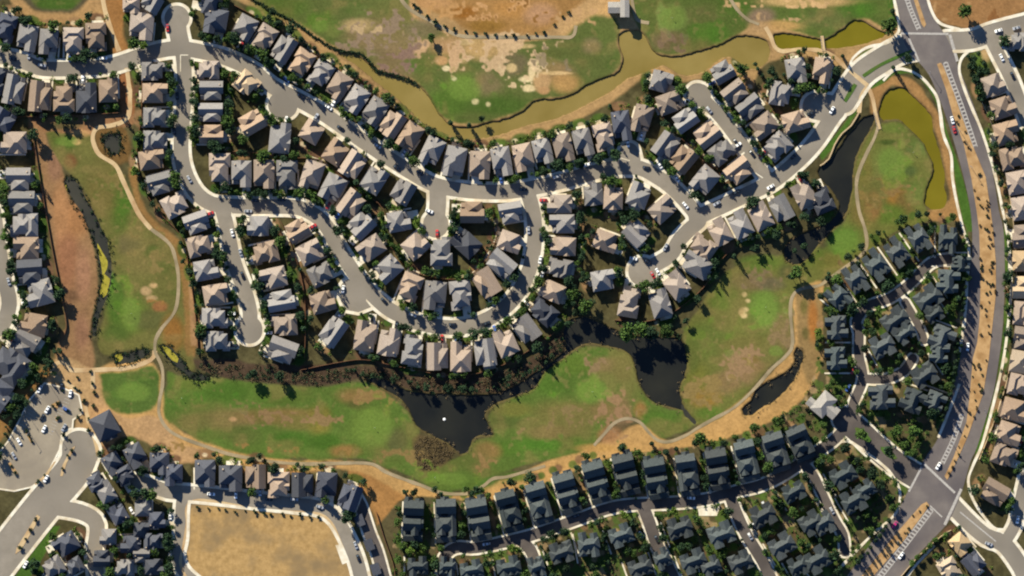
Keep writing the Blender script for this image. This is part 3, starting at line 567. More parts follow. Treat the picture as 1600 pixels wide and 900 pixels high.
for b in [(200,492,28,28,(96,128,48)),(182,470,14,40,(82,118,44)),(205,490,16,22,(118,138,60)),(188,322,18,36,(82,112,42)),(110,253,9,10,(128,84,56)),(103,222,20,10,(80,108,44)),(125,208,14,5,(206,160,106)),(160,300,24,40,(122,112,62)),(225,400,30,26,(128,118,70)),(240,394,12,10,(80,104,44)),(230,500,26,14,(100,104,60)),(270,520,16,26,(150,102,48)),(200,380,16,14,(112,104,70)),(180,520,20,14,(84,110,46)),(175,440,10,14,(76,112,44))]: blob(*b)
for b in [(228,455,8,6,(196,164,122)),(240,446,6,4,(206,170,124)),(236,466,8,4,(190,158,116)),(250,478,10,7,(156,104,66)),(120,222,6,4,(214,178,120))]: blob(*b, f=.4)
zone([(148,206),(170,200),(198,206),(200,250),(186,256),(156,240)], (120,92,54), 4, .5)
# south course
zone([(545,732),(600,742),(640,756),(654,790),(625,905),(600,872),(582,800),(552,760)], (174,128,76), 4, .5)
zone([(150,580),(240,566),(262,640),(300,680),(420,716),(560,720),(640,752),(690,772),(740,768),(850,722),(930,698),(1000,662),(1040,688),(1090,668),(1180,606),(1236,540),(1236,450),(1286,440),(1288,560),(1256,632),(1180,672),(1100,698),(1040,710),(960,715),(860,752),(760,790),(690,785),(640,778),(560,738),(420,734),(320,712),(268,700),(240,680),(200,660),(150,640)], (198,156,98), 3, .5)
zone([(154,588),(200,580),(240,570),(250,590),(247,625),(235,640),(200,648),(172,640),(158,618)], (84,112,50), 3, .4, green=1)
zone([(262,580),(290,592),(340,590),(420,600),(500,605),(560,596),(600,610),(640,645),(655,672),(645,700),(662,735),(720,712),(742,690),(772,680),(765,650),(800,625),(836,608),(852,582),(880,562),(915,540),(960,546),(985,556),(996,592),(1010,616),(1046,640),(1068,640),(1085,662),(1040,684),(1012,668),(990,652),(950,662),(925,695),(850,720),(770,742),(740,760),(690,766),(650,748),(600,730),(560,718),(420,714),(320,690),(268,662),(256,645),(262,600)], (94,122,52), 3, .5, green=1)
for b in [(360,655,50,14,(136,116,76)),(440,650,60,12,(142,116,70)),(470,660,40,12,(122,116,62)),(500,655,18,22,(138,124,56)),(555,618,28,12,(146,116,72)),(560,632,18,8,(88,92,48)),(350,612,40,16,(76,114,40)),(440,622,40,10,(82,116,42)),(455,690,26,14,(68,112,36)),(510,690,24,12,(70,110,36)),(380,680,26,14,(96,112,54)),(582,668,32,32,(108,136,56)),(585,668,24,24,(110,134,58)),(620,690,16,20,(92,96,60)),(540,706,22,10,(160,120,72)),(280,620,22,20,(74,120,42)),(300,600,30,10,(100,124,50)),(363,655,5,3,(206,160,120)),(300,660,30,14,(112,112,62)),(640,620,16,10,(98,116,50)),(430,735,60,5,(192,146,90)),
          (740,750,36,14,(90,124,50)),(690,748,30,12,(96,122,52)),(800,700,30,12,(86,124,44)),(860,690,50,14,(78,128,40)),(880,650,50,24,(128,124,68)),(860,676,34,10,(142,122,78)),(925,612,24,20,(112,140,62)),(920,612,16,14,(118,142,64)),(860,602,22,14,(84,122,44)),(940,570,30,12,(146,122,84)),(790,660,30,10,(88,104,50)),(800,640,26,10,(124,126,60)),(760,705,20,14,(150,118,72)),(955,680,18,14,(168,124,84)),(972,640,16,24,(148,118,86)),(940,640,20,14,(144,120,78)),(900,570,30,16,(98,128,48)),(975,575,14,20,(112,114,60)),(1000,640,10,14,(160,118,70)),(935,700,30,6,(190,148,86)),(1050,660,26,14,(86,120,46)),(1020,655,18,12,(84,124,44)),(805,745,20,8,(94,120,50))]: blob(*b)
zone([(646,686),(665,680),(700,692),(711,706),(690,730),(665,738),(650,730)], (98,84,56), 3, .6)
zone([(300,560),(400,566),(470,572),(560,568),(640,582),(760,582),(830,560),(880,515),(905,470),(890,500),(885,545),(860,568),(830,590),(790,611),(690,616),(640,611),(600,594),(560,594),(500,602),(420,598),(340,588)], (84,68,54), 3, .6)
zone([(1068,640),(1062,606),(1074,580),(1072,540),(1066,522),(1100,470),(1130,430),(1180,403),(1230,398),(1255,410),(1292,384),(1322,340),(1332,290),(1336,255),(1366,200),(1382,190),(1405,188),(1440,222),(1456,262),(1446,320),(1455,338),(1440,348),(1400,362),(1370,387),(1340,412),(1300,432),(1250,452),(1240,470),(1238,530),(1200,575),(1150,630),(1095,662),(1072,648)], (112,118,58), 3, .5, green=1)
for b in [(1394,255,24,26,(118,142,66)),(1392,222,16,4,(72,94,40)),(1422,268,12,10,(84,104,56)),(1435,230,16,14,(104,124,62)),(1420,235,6,6,(92,110,60)),(1405,308,18,14,(160,116,52)),(1415,318,14,20,(120,104,58)),(1390,335,24,14,(96,122,46)),(1350,330,20,26,(122,110,58)),(1365,320,12,20,(150,110,66)),(1320,378,26,24,(86,128,46)),(1270,400,20,16,(104,124,50)),(1300,410,24,14,(122,120,58)),(1196,482,24,32,(104,138,58)),(1190,478,16,24,(112,142,60)),(1180,440,34,14,(128,110,78)),(1205,445,20,10,(110,104,80)),(1190,410,34,12,(98,124,50)),(1130,470,24,18,(98,122,48)),(1110,530,30,26,(90,120,48)),(1140,500,24,18,(112,118,58)),(1165,565,32,20,(158,124,90)),(1150,590,30,14,(150,122,88)),(1170,560,14,6,(146,102,50)),(1100,620,24,16,(166,124,60)),(1090,590,18,20,(112,116,48)),(1130,600,24,16,(140,116,80)),(1205,550,20,14,(100,122,56)),(1110,645,20,10,(92,122,46)),(1080,560,12,20,(96,112,50)),(1160,540,40,16,(120,116,62)),(1220,520,16,24,(138,116,86)),(1230,425,14,12,(86,92,56)),(1350,270,12,30,(124,118,58)),(1400,200,24,8,(110,130,56)),(1430,300,14,20,(112,128,62))]: blob(*b)
for b in [(1163,460,4,4,(224,196,142)),(1168,470,4,3,(216,190,140)),(1163,484,7,4,(226,198,146)),(1163,493,5,4,(230,202,150)),(1158,487,4,6,(214,182,128)),(1170,556,3,14,(206,170,114)),(1139,588,5,8,(196,166,130))]: blob(*b, f=.4)
zone([(1245,456),(1280,450),(1284,560),(1262,600),(1246,540),(1242,480)], (154,126,82), 4, .5)
for b in [(1256,480,6,14,(120,110,60)),(1270,500,8,30,(176,116,58)),(1258,520,6,10,(104,96,54))]: blob(*b)
# the wedge of shore by the east pond, lawns by the boulevard
zone([(1360,140),(1385,120),(1425,124),(1448,150),(1470,190),(1488,262),(1500,330),(1500,352),(1462,348),(1448,330),(1484,312),(1478,270),(1462,210),(1440,164),(1400,134),(1378,150),(1372,185),(1362,182)], (168,128,80), 3, .4)
LAWNS = [[(1398,117),(1418,114),(1440,126),(1462,160),(1474,200),(1488,246),(1492,280),(1498,316),(1510,362),(1522,362),(1510,300),(1494,246),(1480,206),(1470,170),(1452,134),(1432,114),(1415,106)],
         [(1566,360),(1576,366),(1580,450),(1573,530),(1558,620),(1536,690),(1524,712),(1524,700),(1552,620),(1566,540),(1572,450)], [(82,822),(94,822),(44,905),(22,905)],
         [(1332,104),(1345,84),(1368,72),(1388,72),(1372,84),(1346,100),(1334,118)], [(1348,130),(1372,122),(1392,112),(1400,112),(1380,130),(1356,140)], [(1325,185),(1340,160),(1344,166),(1330,190),(1302,230),(1284,250),(1280,240),(1305,212)],
         [(1408,-20),(1402,-20),(1396,10),(1402,40),(1398,44),(1388,20),(1388,-20)], [(1350,712),(1365,724),(1380,750),(1376,770),(1362,760),(1352,740)]]
for l in LAWNS: zone(l, (76,108,42), 1.0, .1)
# bottom left and town ground
zone([(130,596),(152,584),(165,630),(200,652),(245,652),(280,690),(320,706),(312,722),(270,722),(230,694),(190,684),(152,722),(134,650)], (190,152,108), 3, .4)
zone([(70,598),(84,562),(110,560),(146,580),(146,600),(138,640),(150,690),(120,690),(116,620)], (192,156,110), 3, .4)
zone([(84,560),(76,590),(60,600),(30,640),(8,680),(-30,720),(-30,660),(50,590)], (150,112,66), 3, .5)
TOWN = [(618,790),(700,778),(760,788),(860,752),(960,714),(1100,694),(1180,670),(1250,628),(1286,560),(1287,450),(1340,420),(1400,365),(1460,346),(1512,360),(1514,500),(1490,620),(1436,728),(1402,802),(1334,890),(1330,912),(610,912)]
zone(TOWN, (96,88,60), 2, .3)
sl, sd = poly_sd(AX, AY, TOWN, 0)
w = smooth((n12[sl]*.6 + n5[sl]*.5 + .02)*4) * (sd < 0); C[sl] = C[sl]*(1-.85*w[..., None]) + alb(78,100,44)*.85*w[..., None]
w = smooth((n12b[sl] - .45)*5) * (sd < 0); C[sl] = C[sl]*(1-.7*w[..., None]) + alb(178,150,112)*.7*w[..., None]
YC = {'lawn': [(66,96,38), (88,114,48), (76,104,42)], 'soil': [(136,104,76), (160,126,90), (116,86,66)], 'pad': [(206,186,152), (224,204,168)]}
for (x, y, rx, ry, ang, k) in yard: blob(x, y, max(ry, 3), max(rx, 3), random.choice(YC[k]), ang, .25, .3, .85)
blob(1530,96,14,20,(92,118,50))
blob(1540,80,8,14,(206,170,120))
# strip soil under fences, streets' verges
# -- mottling on the grass: dry and lush patches, mower grain
gm = GREENMASK
w = smooth((n30b*.55 + n12*.5 + n70*.35 - .12)*2.2) * gm * .45
C = C*(1-w[..., None]) + alb(140,122,76)*w[..., None]
w = smooth((n30*.6 + n12b*.5 - n70*.35 - .18)*2.4) * gm * .30
C = C*(1-w[..., None]) + alb(74,110,40)*w[..., None]
C = C*(1-.16*gm[..., None]) + (C.mean(-1, keepdims=True)*np.array([1.06, 1.14, .58]))*.12*gm[..., None]
C *= 1 + gm[..., None]*np.array([.06, .0, -.08])
C *= (1 + .10*n12 + .10*n5*(0.2 + .8*(1-gm)) + .04*RNG.normal(size=(NY, NX)))[..., None]
w = smooth((n70*.7 + n30b*.5 - .05)*1.6)*gm*.38
C = C*(1-w[..., None]) + alb(118,112,62)*w[..., None]
def patchy(x, y, rx, ry, c, thr=.1, k=5, op=.9, rot=0):
    m_ = max(rx, ry)*1.3; i0, i1 = np.searchsorted(AX, [x-m_, x+m_]); j0, j1 = np.searchsorted(AY, [y-m_, y+m_]); sl = (slice(j0, j1), slice(i0, i1))
    gx_, gy_ = np.meshgrid(AX[i0:i1], AY[j0:j1]); c_, s_ = math.cos(math.radians(rot)), math.sin(math.radians(rot))
    d = np.hypot(((gx_-x)*c_ + (gy_-y)*s_)/rx, (-(gx_-x)*s_ + (gy_-y)*c_)/ry)
    w = smooth((n12[sl]*.55 + n5[sl]*(.5 if k > 4 else .15) + n30[sl]*.45 - thr - .9*np.maximum(d-.45, 0))*k) * op * (d < 1.3)
    C[sl] = C[sl]*(1-w[..., None]) + alb(*c)*w[..., None]
for p_ in [(765,80,125,36,(214,180,138),-.14),(690,80,60,30,(204,166,124),-.08),(832,110,50,34,(226,196,152),-.02),(590,60,70,44,(148,126,104),-.1),(620,95,40,30,(140,112,98),-.1),(575,45,30,10,(196,168,124),0),(860,90,50,30,(140,124,96),.1),(770,12,130,34,(212,164,112),.12),(800,20,100,26,(140,98,48),.25),(700,15,60,26,(196,150,96),.1),(905,15,40,24,(200,160,112),0),(1045,66,36,18,(128,106,82),-.1),(1190,30,50,12,(196,160,116),.05),(1240,6,90,10,(218,178,126),-.1),(1530,20,60,24,(140,96,56),.15),(1500,10,50,26,(196,156,108),.2),
           (430,652,120,18,(146,118,82),-.02),(560,622,50,16,(150,120,76),.0),(360,640,60,20,(128,116,72),.1),(885,655,70,34,(142,122,80),.0),(960,640,40,40,(160,126,92),.0),(945,572,40,16,(146,122,88),-.1),(760,715,40,30,(152,122,78),.0),(1168,565,50,34,(156,126,92),-.05),(1180,440,50,18,(130,112,82),-.05),(1110,612,50,34,(144,122,74),.08),(1405,312,30,26,(144,116,70),.05),(1360,310,30,60,(140,118,66),.1),(1215,520,24,50,(142,120,84),.05),(230,400,40,70,(134,118,70),.08),(240,480,36,40,(160,118,66),.1),(165,290,40,60,(128,114,66),.1),
           (400,700,120,14,(150,120,70),.15),(620,710,50,24,(140,116,72),.1),(690,745,60,24,(110,128,54),.1)]: patchy(*p_)
for p_ in [(340,620,90,40,(74,118,38),.1),(500,690,100,30,(72,114,36),.05),(580,665,50,44,(112,142,50),-.05),(860,620,60,40,(92,136,40),.05),(900,680,70,20,(80,128,38),.05),(925,610,30,26,(116,144,56),-.2),(1110,530,50,50,(96,126,44),.0),(1196,482,34,44,(108,144,52),-.1),(1320,380,40,36,(92,134,44),.0),(1394,255,36,40,(118,144,56),-.1),(195,480,36,60,(96,136,42),-.05),(185,330,30,50,(80,116,40),.0),(460,25,90,26,(86,120,40),.0),(720,145,50,36,(102,142,48),-.1),(1110,50,60,30,(80,120,40),.0),(1340,15,50,24,(84,124,42),.0),(1050,28,30,24,(126,150,76),-.2),(200,610,46,26,(88,122,48),-.1),(700,750,60,20,(96,130,46),.0)]: patchy(*p_, 2.2, .6)
fine = smooth((n5*.6 + n12b*.5 + n30*.3 - .45)*3)*gm*.3
C = C*(1-fine[..., None]) + alb(158,134,88)*fine[..., None]
for g_ in [(205,490,14,24),(584,668,28,28),(924,611,22,19),(1197,484,17,30),(1394,256,20,25),(726,139,24,17),(1050,28,22,18),(1320,379,22,18),(500,40,13,11),(702,748,30,9),(1212,548,10,8),(104,221,16,7),(208,612,26,14)]:
    blob(g_[0], g_[1], g_[2], g_[3], (116,142,62), 0, .28, .35, .6)
# -- banks: relief dips to the ponds
D = np.full((NY, NX), 40.0); Dm = np.full((NY, NX), 40.0)
for k, v in WCURVE.items():
    for p in v: poly_into(AX, AY, p, Dm if k == 'murk' else D, 20)
Dw = D + n5*0.9 + n12*0.7
Z = -1.7 * smooth((1.0 - Dw) / 3.4)
Z = np.minimum(Z, -0.9 * smooth((1.5 - (Dm + n5*1.2)) / 5.0))
w = smooth((3.2 - np.abs(Dw - 1.5)) / 3.2) * .45          # damp soil along the shore
C = C*(1-w[..., None]) + alb(96,80,50)*w[..., None]
ox = np.clip(np.maximum(-20 - AX, AX - 1620)/40, 0, 1); oy = np.clip(np.maximum(-20 - AY, AY - 920)/40, 0, 1)
ow = np.maximum(ox[None, :], oy[:, None])[..., None]; C = C*(1 - ow) + alb(126, 114, 74)*ow     # plain dry grassland round the town
C = np.clip(C, 0.004, .75)
dry = np.clip(1 - smooth((Dw + 1) / 2), 0, 1); C = C*(1 - dry[..., None]) + alb(80,70,40)*dry[..., None]
Z += np.where((np.minimum(D, Dm) > 4) & (GREENMASK > .5), 0.0, 0.0)
GXm, GYm = np.meshgrid(wx(AX), wy(AY))
co = np.stack([GXm, GYm, Z], -1).reshape(-1, 3)
me = bpy.data.meshes.new('ground'); nv = NX*NY; nf = (NX-1)*(NY-1)
me.vertices.add(nv); me.vertices.foreach_set('co', co.ravel().astype(np.float32))
idx = np.arange(nv).reshape(NY, NX)
q = np.stack([idx[:-1, :-1], idx[1:, :-1], idx[1:, 1:], idx[:-1, 1:]], -1).reshape(-1, 4)
me.loops.add(nf*4); me.loops.foreach_set('vertex_index', q.ravel().astype(np.int32))
me.polygons.add(nf); me.polygons.foreach_set('loop_start', np.arange(0, nf*4, 4, dtype=np.int32)); me.polygons.foreach_set('loop_total', np.full(nf, 4, np.int32))
me.update(calc_edges=True); me.polygons.foreach_set('use_smooth', np.ones(nf, bool))
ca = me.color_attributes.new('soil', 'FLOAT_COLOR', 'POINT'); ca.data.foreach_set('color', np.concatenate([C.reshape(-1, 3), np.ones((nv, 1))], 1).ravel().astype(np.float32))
m, nt, b = new_mat('ground_cover'); N = nt.nodes.new; L = nt.links.new
at = N('ShaderNodeAttribute'); at.attribute_name = 'soil'; g = N('ShaderNodeNewGeometry')
nz = N('ShaderNodeTexNoise'); nz.inputs['Scale'].default_value = 0.55; nz.inputs['Detail'].default_value = 8; nz.inputs['Roughness'].default_value = .7; L(g.outputs['Position'], nz.inputs['Vector'])
mr = N('ShaderNodeMapRange'); mr.inputs['From Min'].default_value = .3; mr.inputs['From Max'].default_value = .7; mr.inputs['To Min'].default_value = .78; mr.inputs['To Max'].default_value = 1.22; L(nz.outputs['Fac'], mr.inputs['Value'])
hs = N('ShaderNodeHueSaturation'); L(at.outputs['Color'], hs.inputs['Color']); L(mr.outputs[0], hs.inputs['Value']); n2 = N('ShaderNodeTexNoise'); n2.inputs['Scale'].default_value = 0.02; n2.inputs['Detail'].default_value = 6; L(g.outputs['Position'], n2.inputs['Vector'])
m2 = N('ShaderNodeMapRange'); m2.inputs['From Min'].default_value = .3; m2.inputs['From Max'].default_value = .7; m2.inputs['To Min'].default_value = .88; m2.inputs['To Max'].default_value = 1.12; L(n2.outputs['Fac'], m2.inputs['Value'])
mm = N('ShaderNodeMixRGB'); mm.blend_type = 'MULTIPLY'; mm.inputs[0].default_value = 1; L(hs.outputs[0], mm.inputs[1]); L(m2.outputs[0], mm.inputs[2]); L(mm.outputs[0], b.inputs['Base Color'])
bp = N('ShaderNodeBump'); bp.inputs['Strength'].default_value = .5; bp.inputs['Distance'].default_value = .3; L(nz.outputs['Fac'], bp.inputs['Height']); L(bp.outputs[0], b.inputs['Normal'])
b.inputs['Specular IOR Level'].default_value = 0.05; b.inputs['Roughness'].default_value = 1
me.materials.append(m); o = link('ground', me); o['kind'] = 'structure'

# water surfaces, a little wider than the banks' waterline
for k, v in WCURVE.items():
    F = np.full((len(gy), len(gx)), 50.0)
    for p in v: poly_into(gx, gy, p, F)
    iso_mesh({'olive': 'channel_water', 'olive2': 'pond_water', 'black': 'lake_water', 'murk': 'marsh_water'}[k], gx, gy, F - 2.0, -0.75 if k != 'murk' else -0.4, M[k])
# algae mats floating on the marsh
for p in ([(152,380),(160,394),(168,408),(167,420),(163,428),(168,432),(172,436),(170,446),(167,460),(160,466),(156,456),(160,438),(158,415),(154,396)], [(179,556),(190,552),(192,560),(184,566)], [(252,541),(262,543),(279,560),(277,567),(269,563),(258,550)], [(98,290),(104,288),(104,302),(101,314),(98,300)]):
    o = sheet('algae', p, M['algae'], -0.34); o['kind'] = 'stuff'

# ------------------------------------------------------------------ paths
for p in ([(157,-20),(165,20),(175,50),(186,80)], [(198,106),(201,130),(203,155),(201,180),(192,190),(174,196),(152,200),(145,212),(147,226),(156,242),(180,258),(192,282),(204,308),(218,336),(236,358)],
          [(242,548),(236,562),(200,575),(170,577),(146,578),(112,578),(104,569),(90,567),(81,577),(86,588),(100,597),(120,610)], [(145,578),(145,608)], [(133,634),(138,656),(147,680),(154,712)]):
    ribbon('cart_path', p, 3.4, M['path'])
for p in ([(236,358),(264,380),(274,404),(279,440),(274,484),(252,514),(243,532),(242,550)],[(242,550),(253,574),(254,600),(249,628),(249,648),(260,668),(280,682),(320,697),(360,710),(404,718),(440,723),(490,725),(574,724),(604,738),(640,752),(660,759),(690,770),(730,771),(754,760),(770,748),(792,745),(824,736),(852,728)],
          [(928,696),(944,678),(960,661),(980,654),(1000,660),(1014,676),(1028,688),(1046,690),(1072,680),(1088,670),(1116,654),(1148,636),(1180,606),(1206,576),(1226,558),(1238,538),(1235,488),(1238,464),(1250,452),(1280,446),(1292,438),(1320,418),(1344,400),(1354,384),(1352,360),(1342,328),(1338,292),(1342,268),(1354,240),(1366,216),(1372,198)],
          [(1136,-10),(1152,15),(1168,30),(1186,38)], [(986,-10),(994,28),(1014,36)], [(622,-10),(640,14),(690,42),(720,56),(780,58),(866,58),(894,57),(900,40)]):
    ribbon('cart_path', p, 2.6, M['grey_path'])
for p in ([(1196,42),(1204,56),(1210,72),(1222,80),(1250,77),(1280,79),(1300,86),(1320,104),(1356,134)], [(1354,136),(1346,150),(1342,176)], [(1356,136),(1363,152),(1368,178)]):
    ribbon('cart_path', p, 3.0, M['path'])
# pavement along the boulevard
for p in ([(1394,-15),(1402,22),(1405,44),(1400,55),(1386,67),(1362,72),(1346,79),(1332,92),(1328,104)], [(1380,126),(1398,109),(1416,109),(1436,118),(1452,134),(1464,152),(1469,176),(1474,210),(1486,242),(1488,276),(1494,312),(1504,354),(1514,392),(1511,440),(1507,500),(1499,550)],
          [(1446,-15),(1456,18),(1470,37),(1500,46)], [(1514,79),(1502,92),(1499,112),(1508,142),(1520,172),(1534,205),(1552,262),(1566,325),(1576,380),(1580,440),(1576,500),(1568,560),(1555,620),(1536,690),(1520,728),(1513,750),(1518,775),(1532,800),(1552,824),(1568,828)],
          [(1499,600),(1484,640),(1466,684)], [(1314,690),(1328,690),(1352,706),(1376,724),(1392,740),(1404,760),(1406,780),(1398,804),(1358,840),(1312,888)], [(1460,852),(1430,884),(1415,905)]):
    ribbon('pavement_strip', p, 2.2, M['concrete'], smooth=True)
for p in ([(287,852),(292,820),(292,794),(302,783),(330,783),(400,795),(460,800),(498,803),(518,818),(533,850),(547,888),(552,912)], [(287,852),(282,880),(292,905)]):
    ribbon('field_path', p, 2.2, M['path'])
sheet('bare_field', [(295,795),(304,786),(330,786),(400,798),(498,806),(516,820),(531,852),(545,890),(550,925),(292,925),(286,880),(290,850),(295,820)], M['field'], 0.05)
sheet('concrete_pad', [(524,852),(533,850),(545,878),(535,882)], M['concrete'], 0.075, smooth=False)
sheet('concrete_pad', [(1090,792),(1126,788),(1120,806),(1092,806)], M['concrete'], 0.075, smooth=False)
# medians: raised soil islands with a kerb
MEDIANS = [[(1424,-12),(1430,-12),(1447,38),(1444,43),(1440,38)],
 [(1464,100),(1470,98),(1474,104),(1490,144),(1502,180),(1520,228),(1540,276),(1548,330),(1552,362),(1556,410),(1556,460),(1551,505),(1545,560),(1536,616),(1524,648),(1512,682),(1494,722),(1480,750),(1476,744),(1490,714),(1510,660),(1515,620),(1520,560),(1527,535),(1531,495),(1532,440),(1530,362),(1526,330),(1518,280),(1506,226),(1489,180),(1478,140)],
 [(1448,784),(1452,790),(1410,848),(1368,896),(1355,912),(1342,905),(1400,834),(1440,788)],
 [(58,804),(63,808),(34,858),(24,866),(26,856)], [(112,700),(118,697),(104,724),(98,744),(94,744),(98,726)], [(84,722),(88,720),(74,744),(56,758),(54,756),(70,742)]]
for i_, p in enumerate(MEDIANS): sheet('median', p, M['dirt' if i_ < 3 else 'path'], 0.20, thick=0.14, smooth=False)
for p in ([(1347,117),(1375,99),(1405,85),(1424,78),(1425,81),(1406,90),(1376,104),(1350,121)], [(1318,157),(1334,130),(1339,133),(1322,160)], [(1336,668),(1348,672),(1362,688),(1358,692),(1342,682)], [(1376,698),(1390,702),(1402,716),(1396,718),(1380,708)]):
    sheet('median', p, M['lawn'], 0.20, thick=0.14)
for p in ([(80,632),(92,626),(95,631),(83,637)], [(86,652),(94,650),(95,655),(88,658)], [(40,668),(52,690),(48,692),(37,671)], [(16,722),(30,742),(26,744),(12,725)], [(94,632),(88,640),(85,638),(90,630)]):
    sheet('median', p, M['dirt'], 0.20, thick=0.14, smooth=False)
# painted lane ladders on the boulevard, crossings and stop bars
def ladder(c, hw, n):
    p = crom(c, False, 3); L_ = np.concatenate([[0], np.cumsum(np.linalg.norm(np.diff(p, axis=0), axis=1))])
    q = np.stack([np.interp(np.linspace(0, L_[-1], n), L_, p[:, i]) for i in (0, 1)], 1)
    t = np.gradient(q, axis=0); t /= np.linalg.norm(t, axis=1)[:, None]; nn = np.stack([-t[:, 1], t[:, 0]], 1)
    mb = MB()
    def quad(a, b, wd):
        d = b - a; d = d/np.linalg.norm(d); s_ = np.array([-d[1], d[0]])*wd; n0 = len(mb.v)
        mb.v += [(wx(u[0]), wy(u[1]), 0.082) for u in (a-s_, b-s_, b+s_, a+s_)]; mb.f.append((n0+3, n0+2, n0+1, n0))
    for i in range(n-1):
        for s_ in (-1, 1): quad(q[i] + nn[i]*hw*s_, q[i+1] + nn[i+1]*hw*s_, .75)
        if i % 2 == 0: quad(q[i] - nn[i]*(hw-.9), q[i] + nn[i]*(hw-.9), 1.3)
    o = link('road_marking', mb.mesh('road_marking', M['paint'])); o['kind'] = 'structure'
ladder([(1416,-5),(1424,18),(1436,46)], 3.0, 22)
ladder([(1477,98),(1488,128),(1500,160),(1514,200),(1524,230)], 3.2, 46)
ladder([(1503,648),(1490,686),(1472,724)], 3.0, 30)
ladder([(1455,796),(1416,848),(1374,902)], 4.0, 46)
for k, (a, b, wd) in enumerate([((1407,52),(1482,53),1.6), ((1420,60),(1436,96),1.6), ((1484,54),(1496,96),2.2), ((1444,725),(1492,770),1.8), ((1440,730),(1420,768),1.6), ((1502,764),(1476,820),2.2), ((1453,790),(1472,808),1.0), ((1500,800),(1556,846),1.0), ((282,86),(294,86),.7), ((282,86),(282,112),.6), ((362,332),(362,338),.6), ((960,244),(984,251),.6), ((1180,270),(1192,278),.7)]):
    d = np.array(b, float) - np.array(a, float); d /= np.linalg.norm(d); s_ = np.array([-d[1], d[0]])*wd
    A, B = np.array(a, float), np.array(b, float); sheet('road_marking', [A-s_, B-s_, B+s_, A+s_], M['paint'] if wd > .8 else M['concrete'], 0.086 + .004*(k % 3), smooth=False)
# stall lines
mb = MB()
for i in range(14):
    for (x0, y0, dx, dy, tx, ty) in ((60, 612, -2.6, 4.6, 9, 5), (112, 622, -2.3, 4.4, -9, -4)):
        x = x0 + dx*i; y = y0 + dy*i; n0 = len(mb.v); l = math.hypot(dx, dy); ux, uy = dx/l*.25, dy/l*.25
        mb.v += [(wx(a), wy(c), 0.066) for a, c in ((x-ux, y-uy), (x+tx-ux, y+ty-uy), (x+tx+ux, y+ty+uy), (x+ux, y+uy))]; mb.f.append((n0, n0+1, n0+2, n0+3))
o = link('parking_lines', mb.mesh('parking_lines', M['paint'])); o['kind'] = 'structure'

# ------------------------------------------------------------------ fences and walls
def fence(name, label, pts, mat, h=1.8, th=0.5, cat='fence'):
    p = crom(pts, False, 8); t = np.gradient(p, axis=0); t /= np.linalg.norm(t, axis=1)[:, None] + 1e-9
    nn = np.stack([-t[:, 1], t[:, 0]], 1) * th/2/S*0.5; mb = MB()
    for i in range(len(p)):
        a, b_ = p[i] + nn[i], p[i] - nn[i]; hh = h
        mb.v += [(wx(a[0]), wy(a[1]), -1.8 if name == 'stone_wall' else -.3), (wx(b_[0]), wy(b_[1]), -1.8 if name == 'stone_wall' else -.3), (wx(b_[0]), wy(b_[1]), hh), (wx(a[0]), wy(a[1]), hh)]
        if i:
            n = 4*i
            for k in range(4): mb.f.append((n-4+k, n-4+(k+1) % 4, n+(k+1) % 4, n+k))
    mb.f += [(0, 1, 2, 3), tuple(4*(len(p)-1)+k for k in (3, 2, 1, 0))]
    tag(link(name, mb.mesh(name, mat)), label, cat)
fence('wooden_fence', 'long brown fence between the olive channel and the curving row of houses', [(366,8),(404,28),(436,48),(472,72),(522,102),(552,130),(604,163),(640,187),(692,216),(735,226)], M['fence'])
fence('wooden_fence', 'brown fence behind the houses inside the winding street', [(340,236),(390,238),(455,246),(502,250),(534,276),(562,300),(592,318),(606,344)], M['fence'])
fence('wooden_fence', 'brown backyard fence between the bend houses and the short lane', [(1020,160),(1052,205),(1084,232),(1118,262),(1134,292)], M['fence'])
fence('wooden_fence', 'brown fence along the western golf fairway behind the houses', [(222,120),(221,180),(214,235),(222,285),(244,326),(284,372),(298,440),(306,500),(310,556)], M['fence'])
fence('wooden_fence', 'brown fence between the dead-end street and the diagonal street', [(438,345),(456,385),(470,430),(477,480),(476,560)], M['fence'])
fence('wooden_fence', 'curved brown fence behind the houses of the inner loop', [(602,372),(630,412),(662,430),(700,436),(734,430),(764,398),(777,360),(768,322)], M['fence'])
fence('wooden_fence', 'brown fence beside the bare reddish strip at the west edge', [(50,200),(58,250),(68,310),(82,390),(96,460),(104,512),(92,536)], M['fence'])
fence('wooden_fence', 'brown fence above the slope down to the big dark lake', [(470,578),(530,566),(570,562),(620,572),(700,586),(760,580),(812,556),(866,520)], M['fence'])
fence('wooden_fence', 'brown fence at the foot of the northwest lower row', [(-10,184),(50,182),(120,180),(188,176)], M['fence'])
fence('wooden_fence', 'brown fence between the lower cul-de-sac houses and the fairway', [(960,500),(1010,502),(1054,486),(1098,450),(1124,410),(1140,392)], M['fence'])
fence('masonry_wall', 'long tan masonry wall east of the boulevard', [(1522,112),(1530,150),(1548,190),(1566,250),(1578,310),(1586,380),(1588,450),(1585,520),(1574,590),(1556,650),(1530,718)], M['masonry'], 1.9, .5, 'wall')
fence('stone_wall', 'pale stone retaining wall between the entrance street and narrow pond', [(1342,176),(1330,196),(1316,208),(1304,226),(1295,248),(1281,259)], M['masonry'], 1.1, 1.6, 'wall')
fence('masonry_wall', 'tan wall beside the diagonal boulevard at the south corner', [(1404,905),(1436,868),(1470,838),(1486,828)], M['masonry'], 1.9, .5, 'wall')
fence('wooden_fence', 'brown fence between the bare strip and the slate townhouse block', [(588,800),(600,840),(614,880),(618,905)], M['fence'])

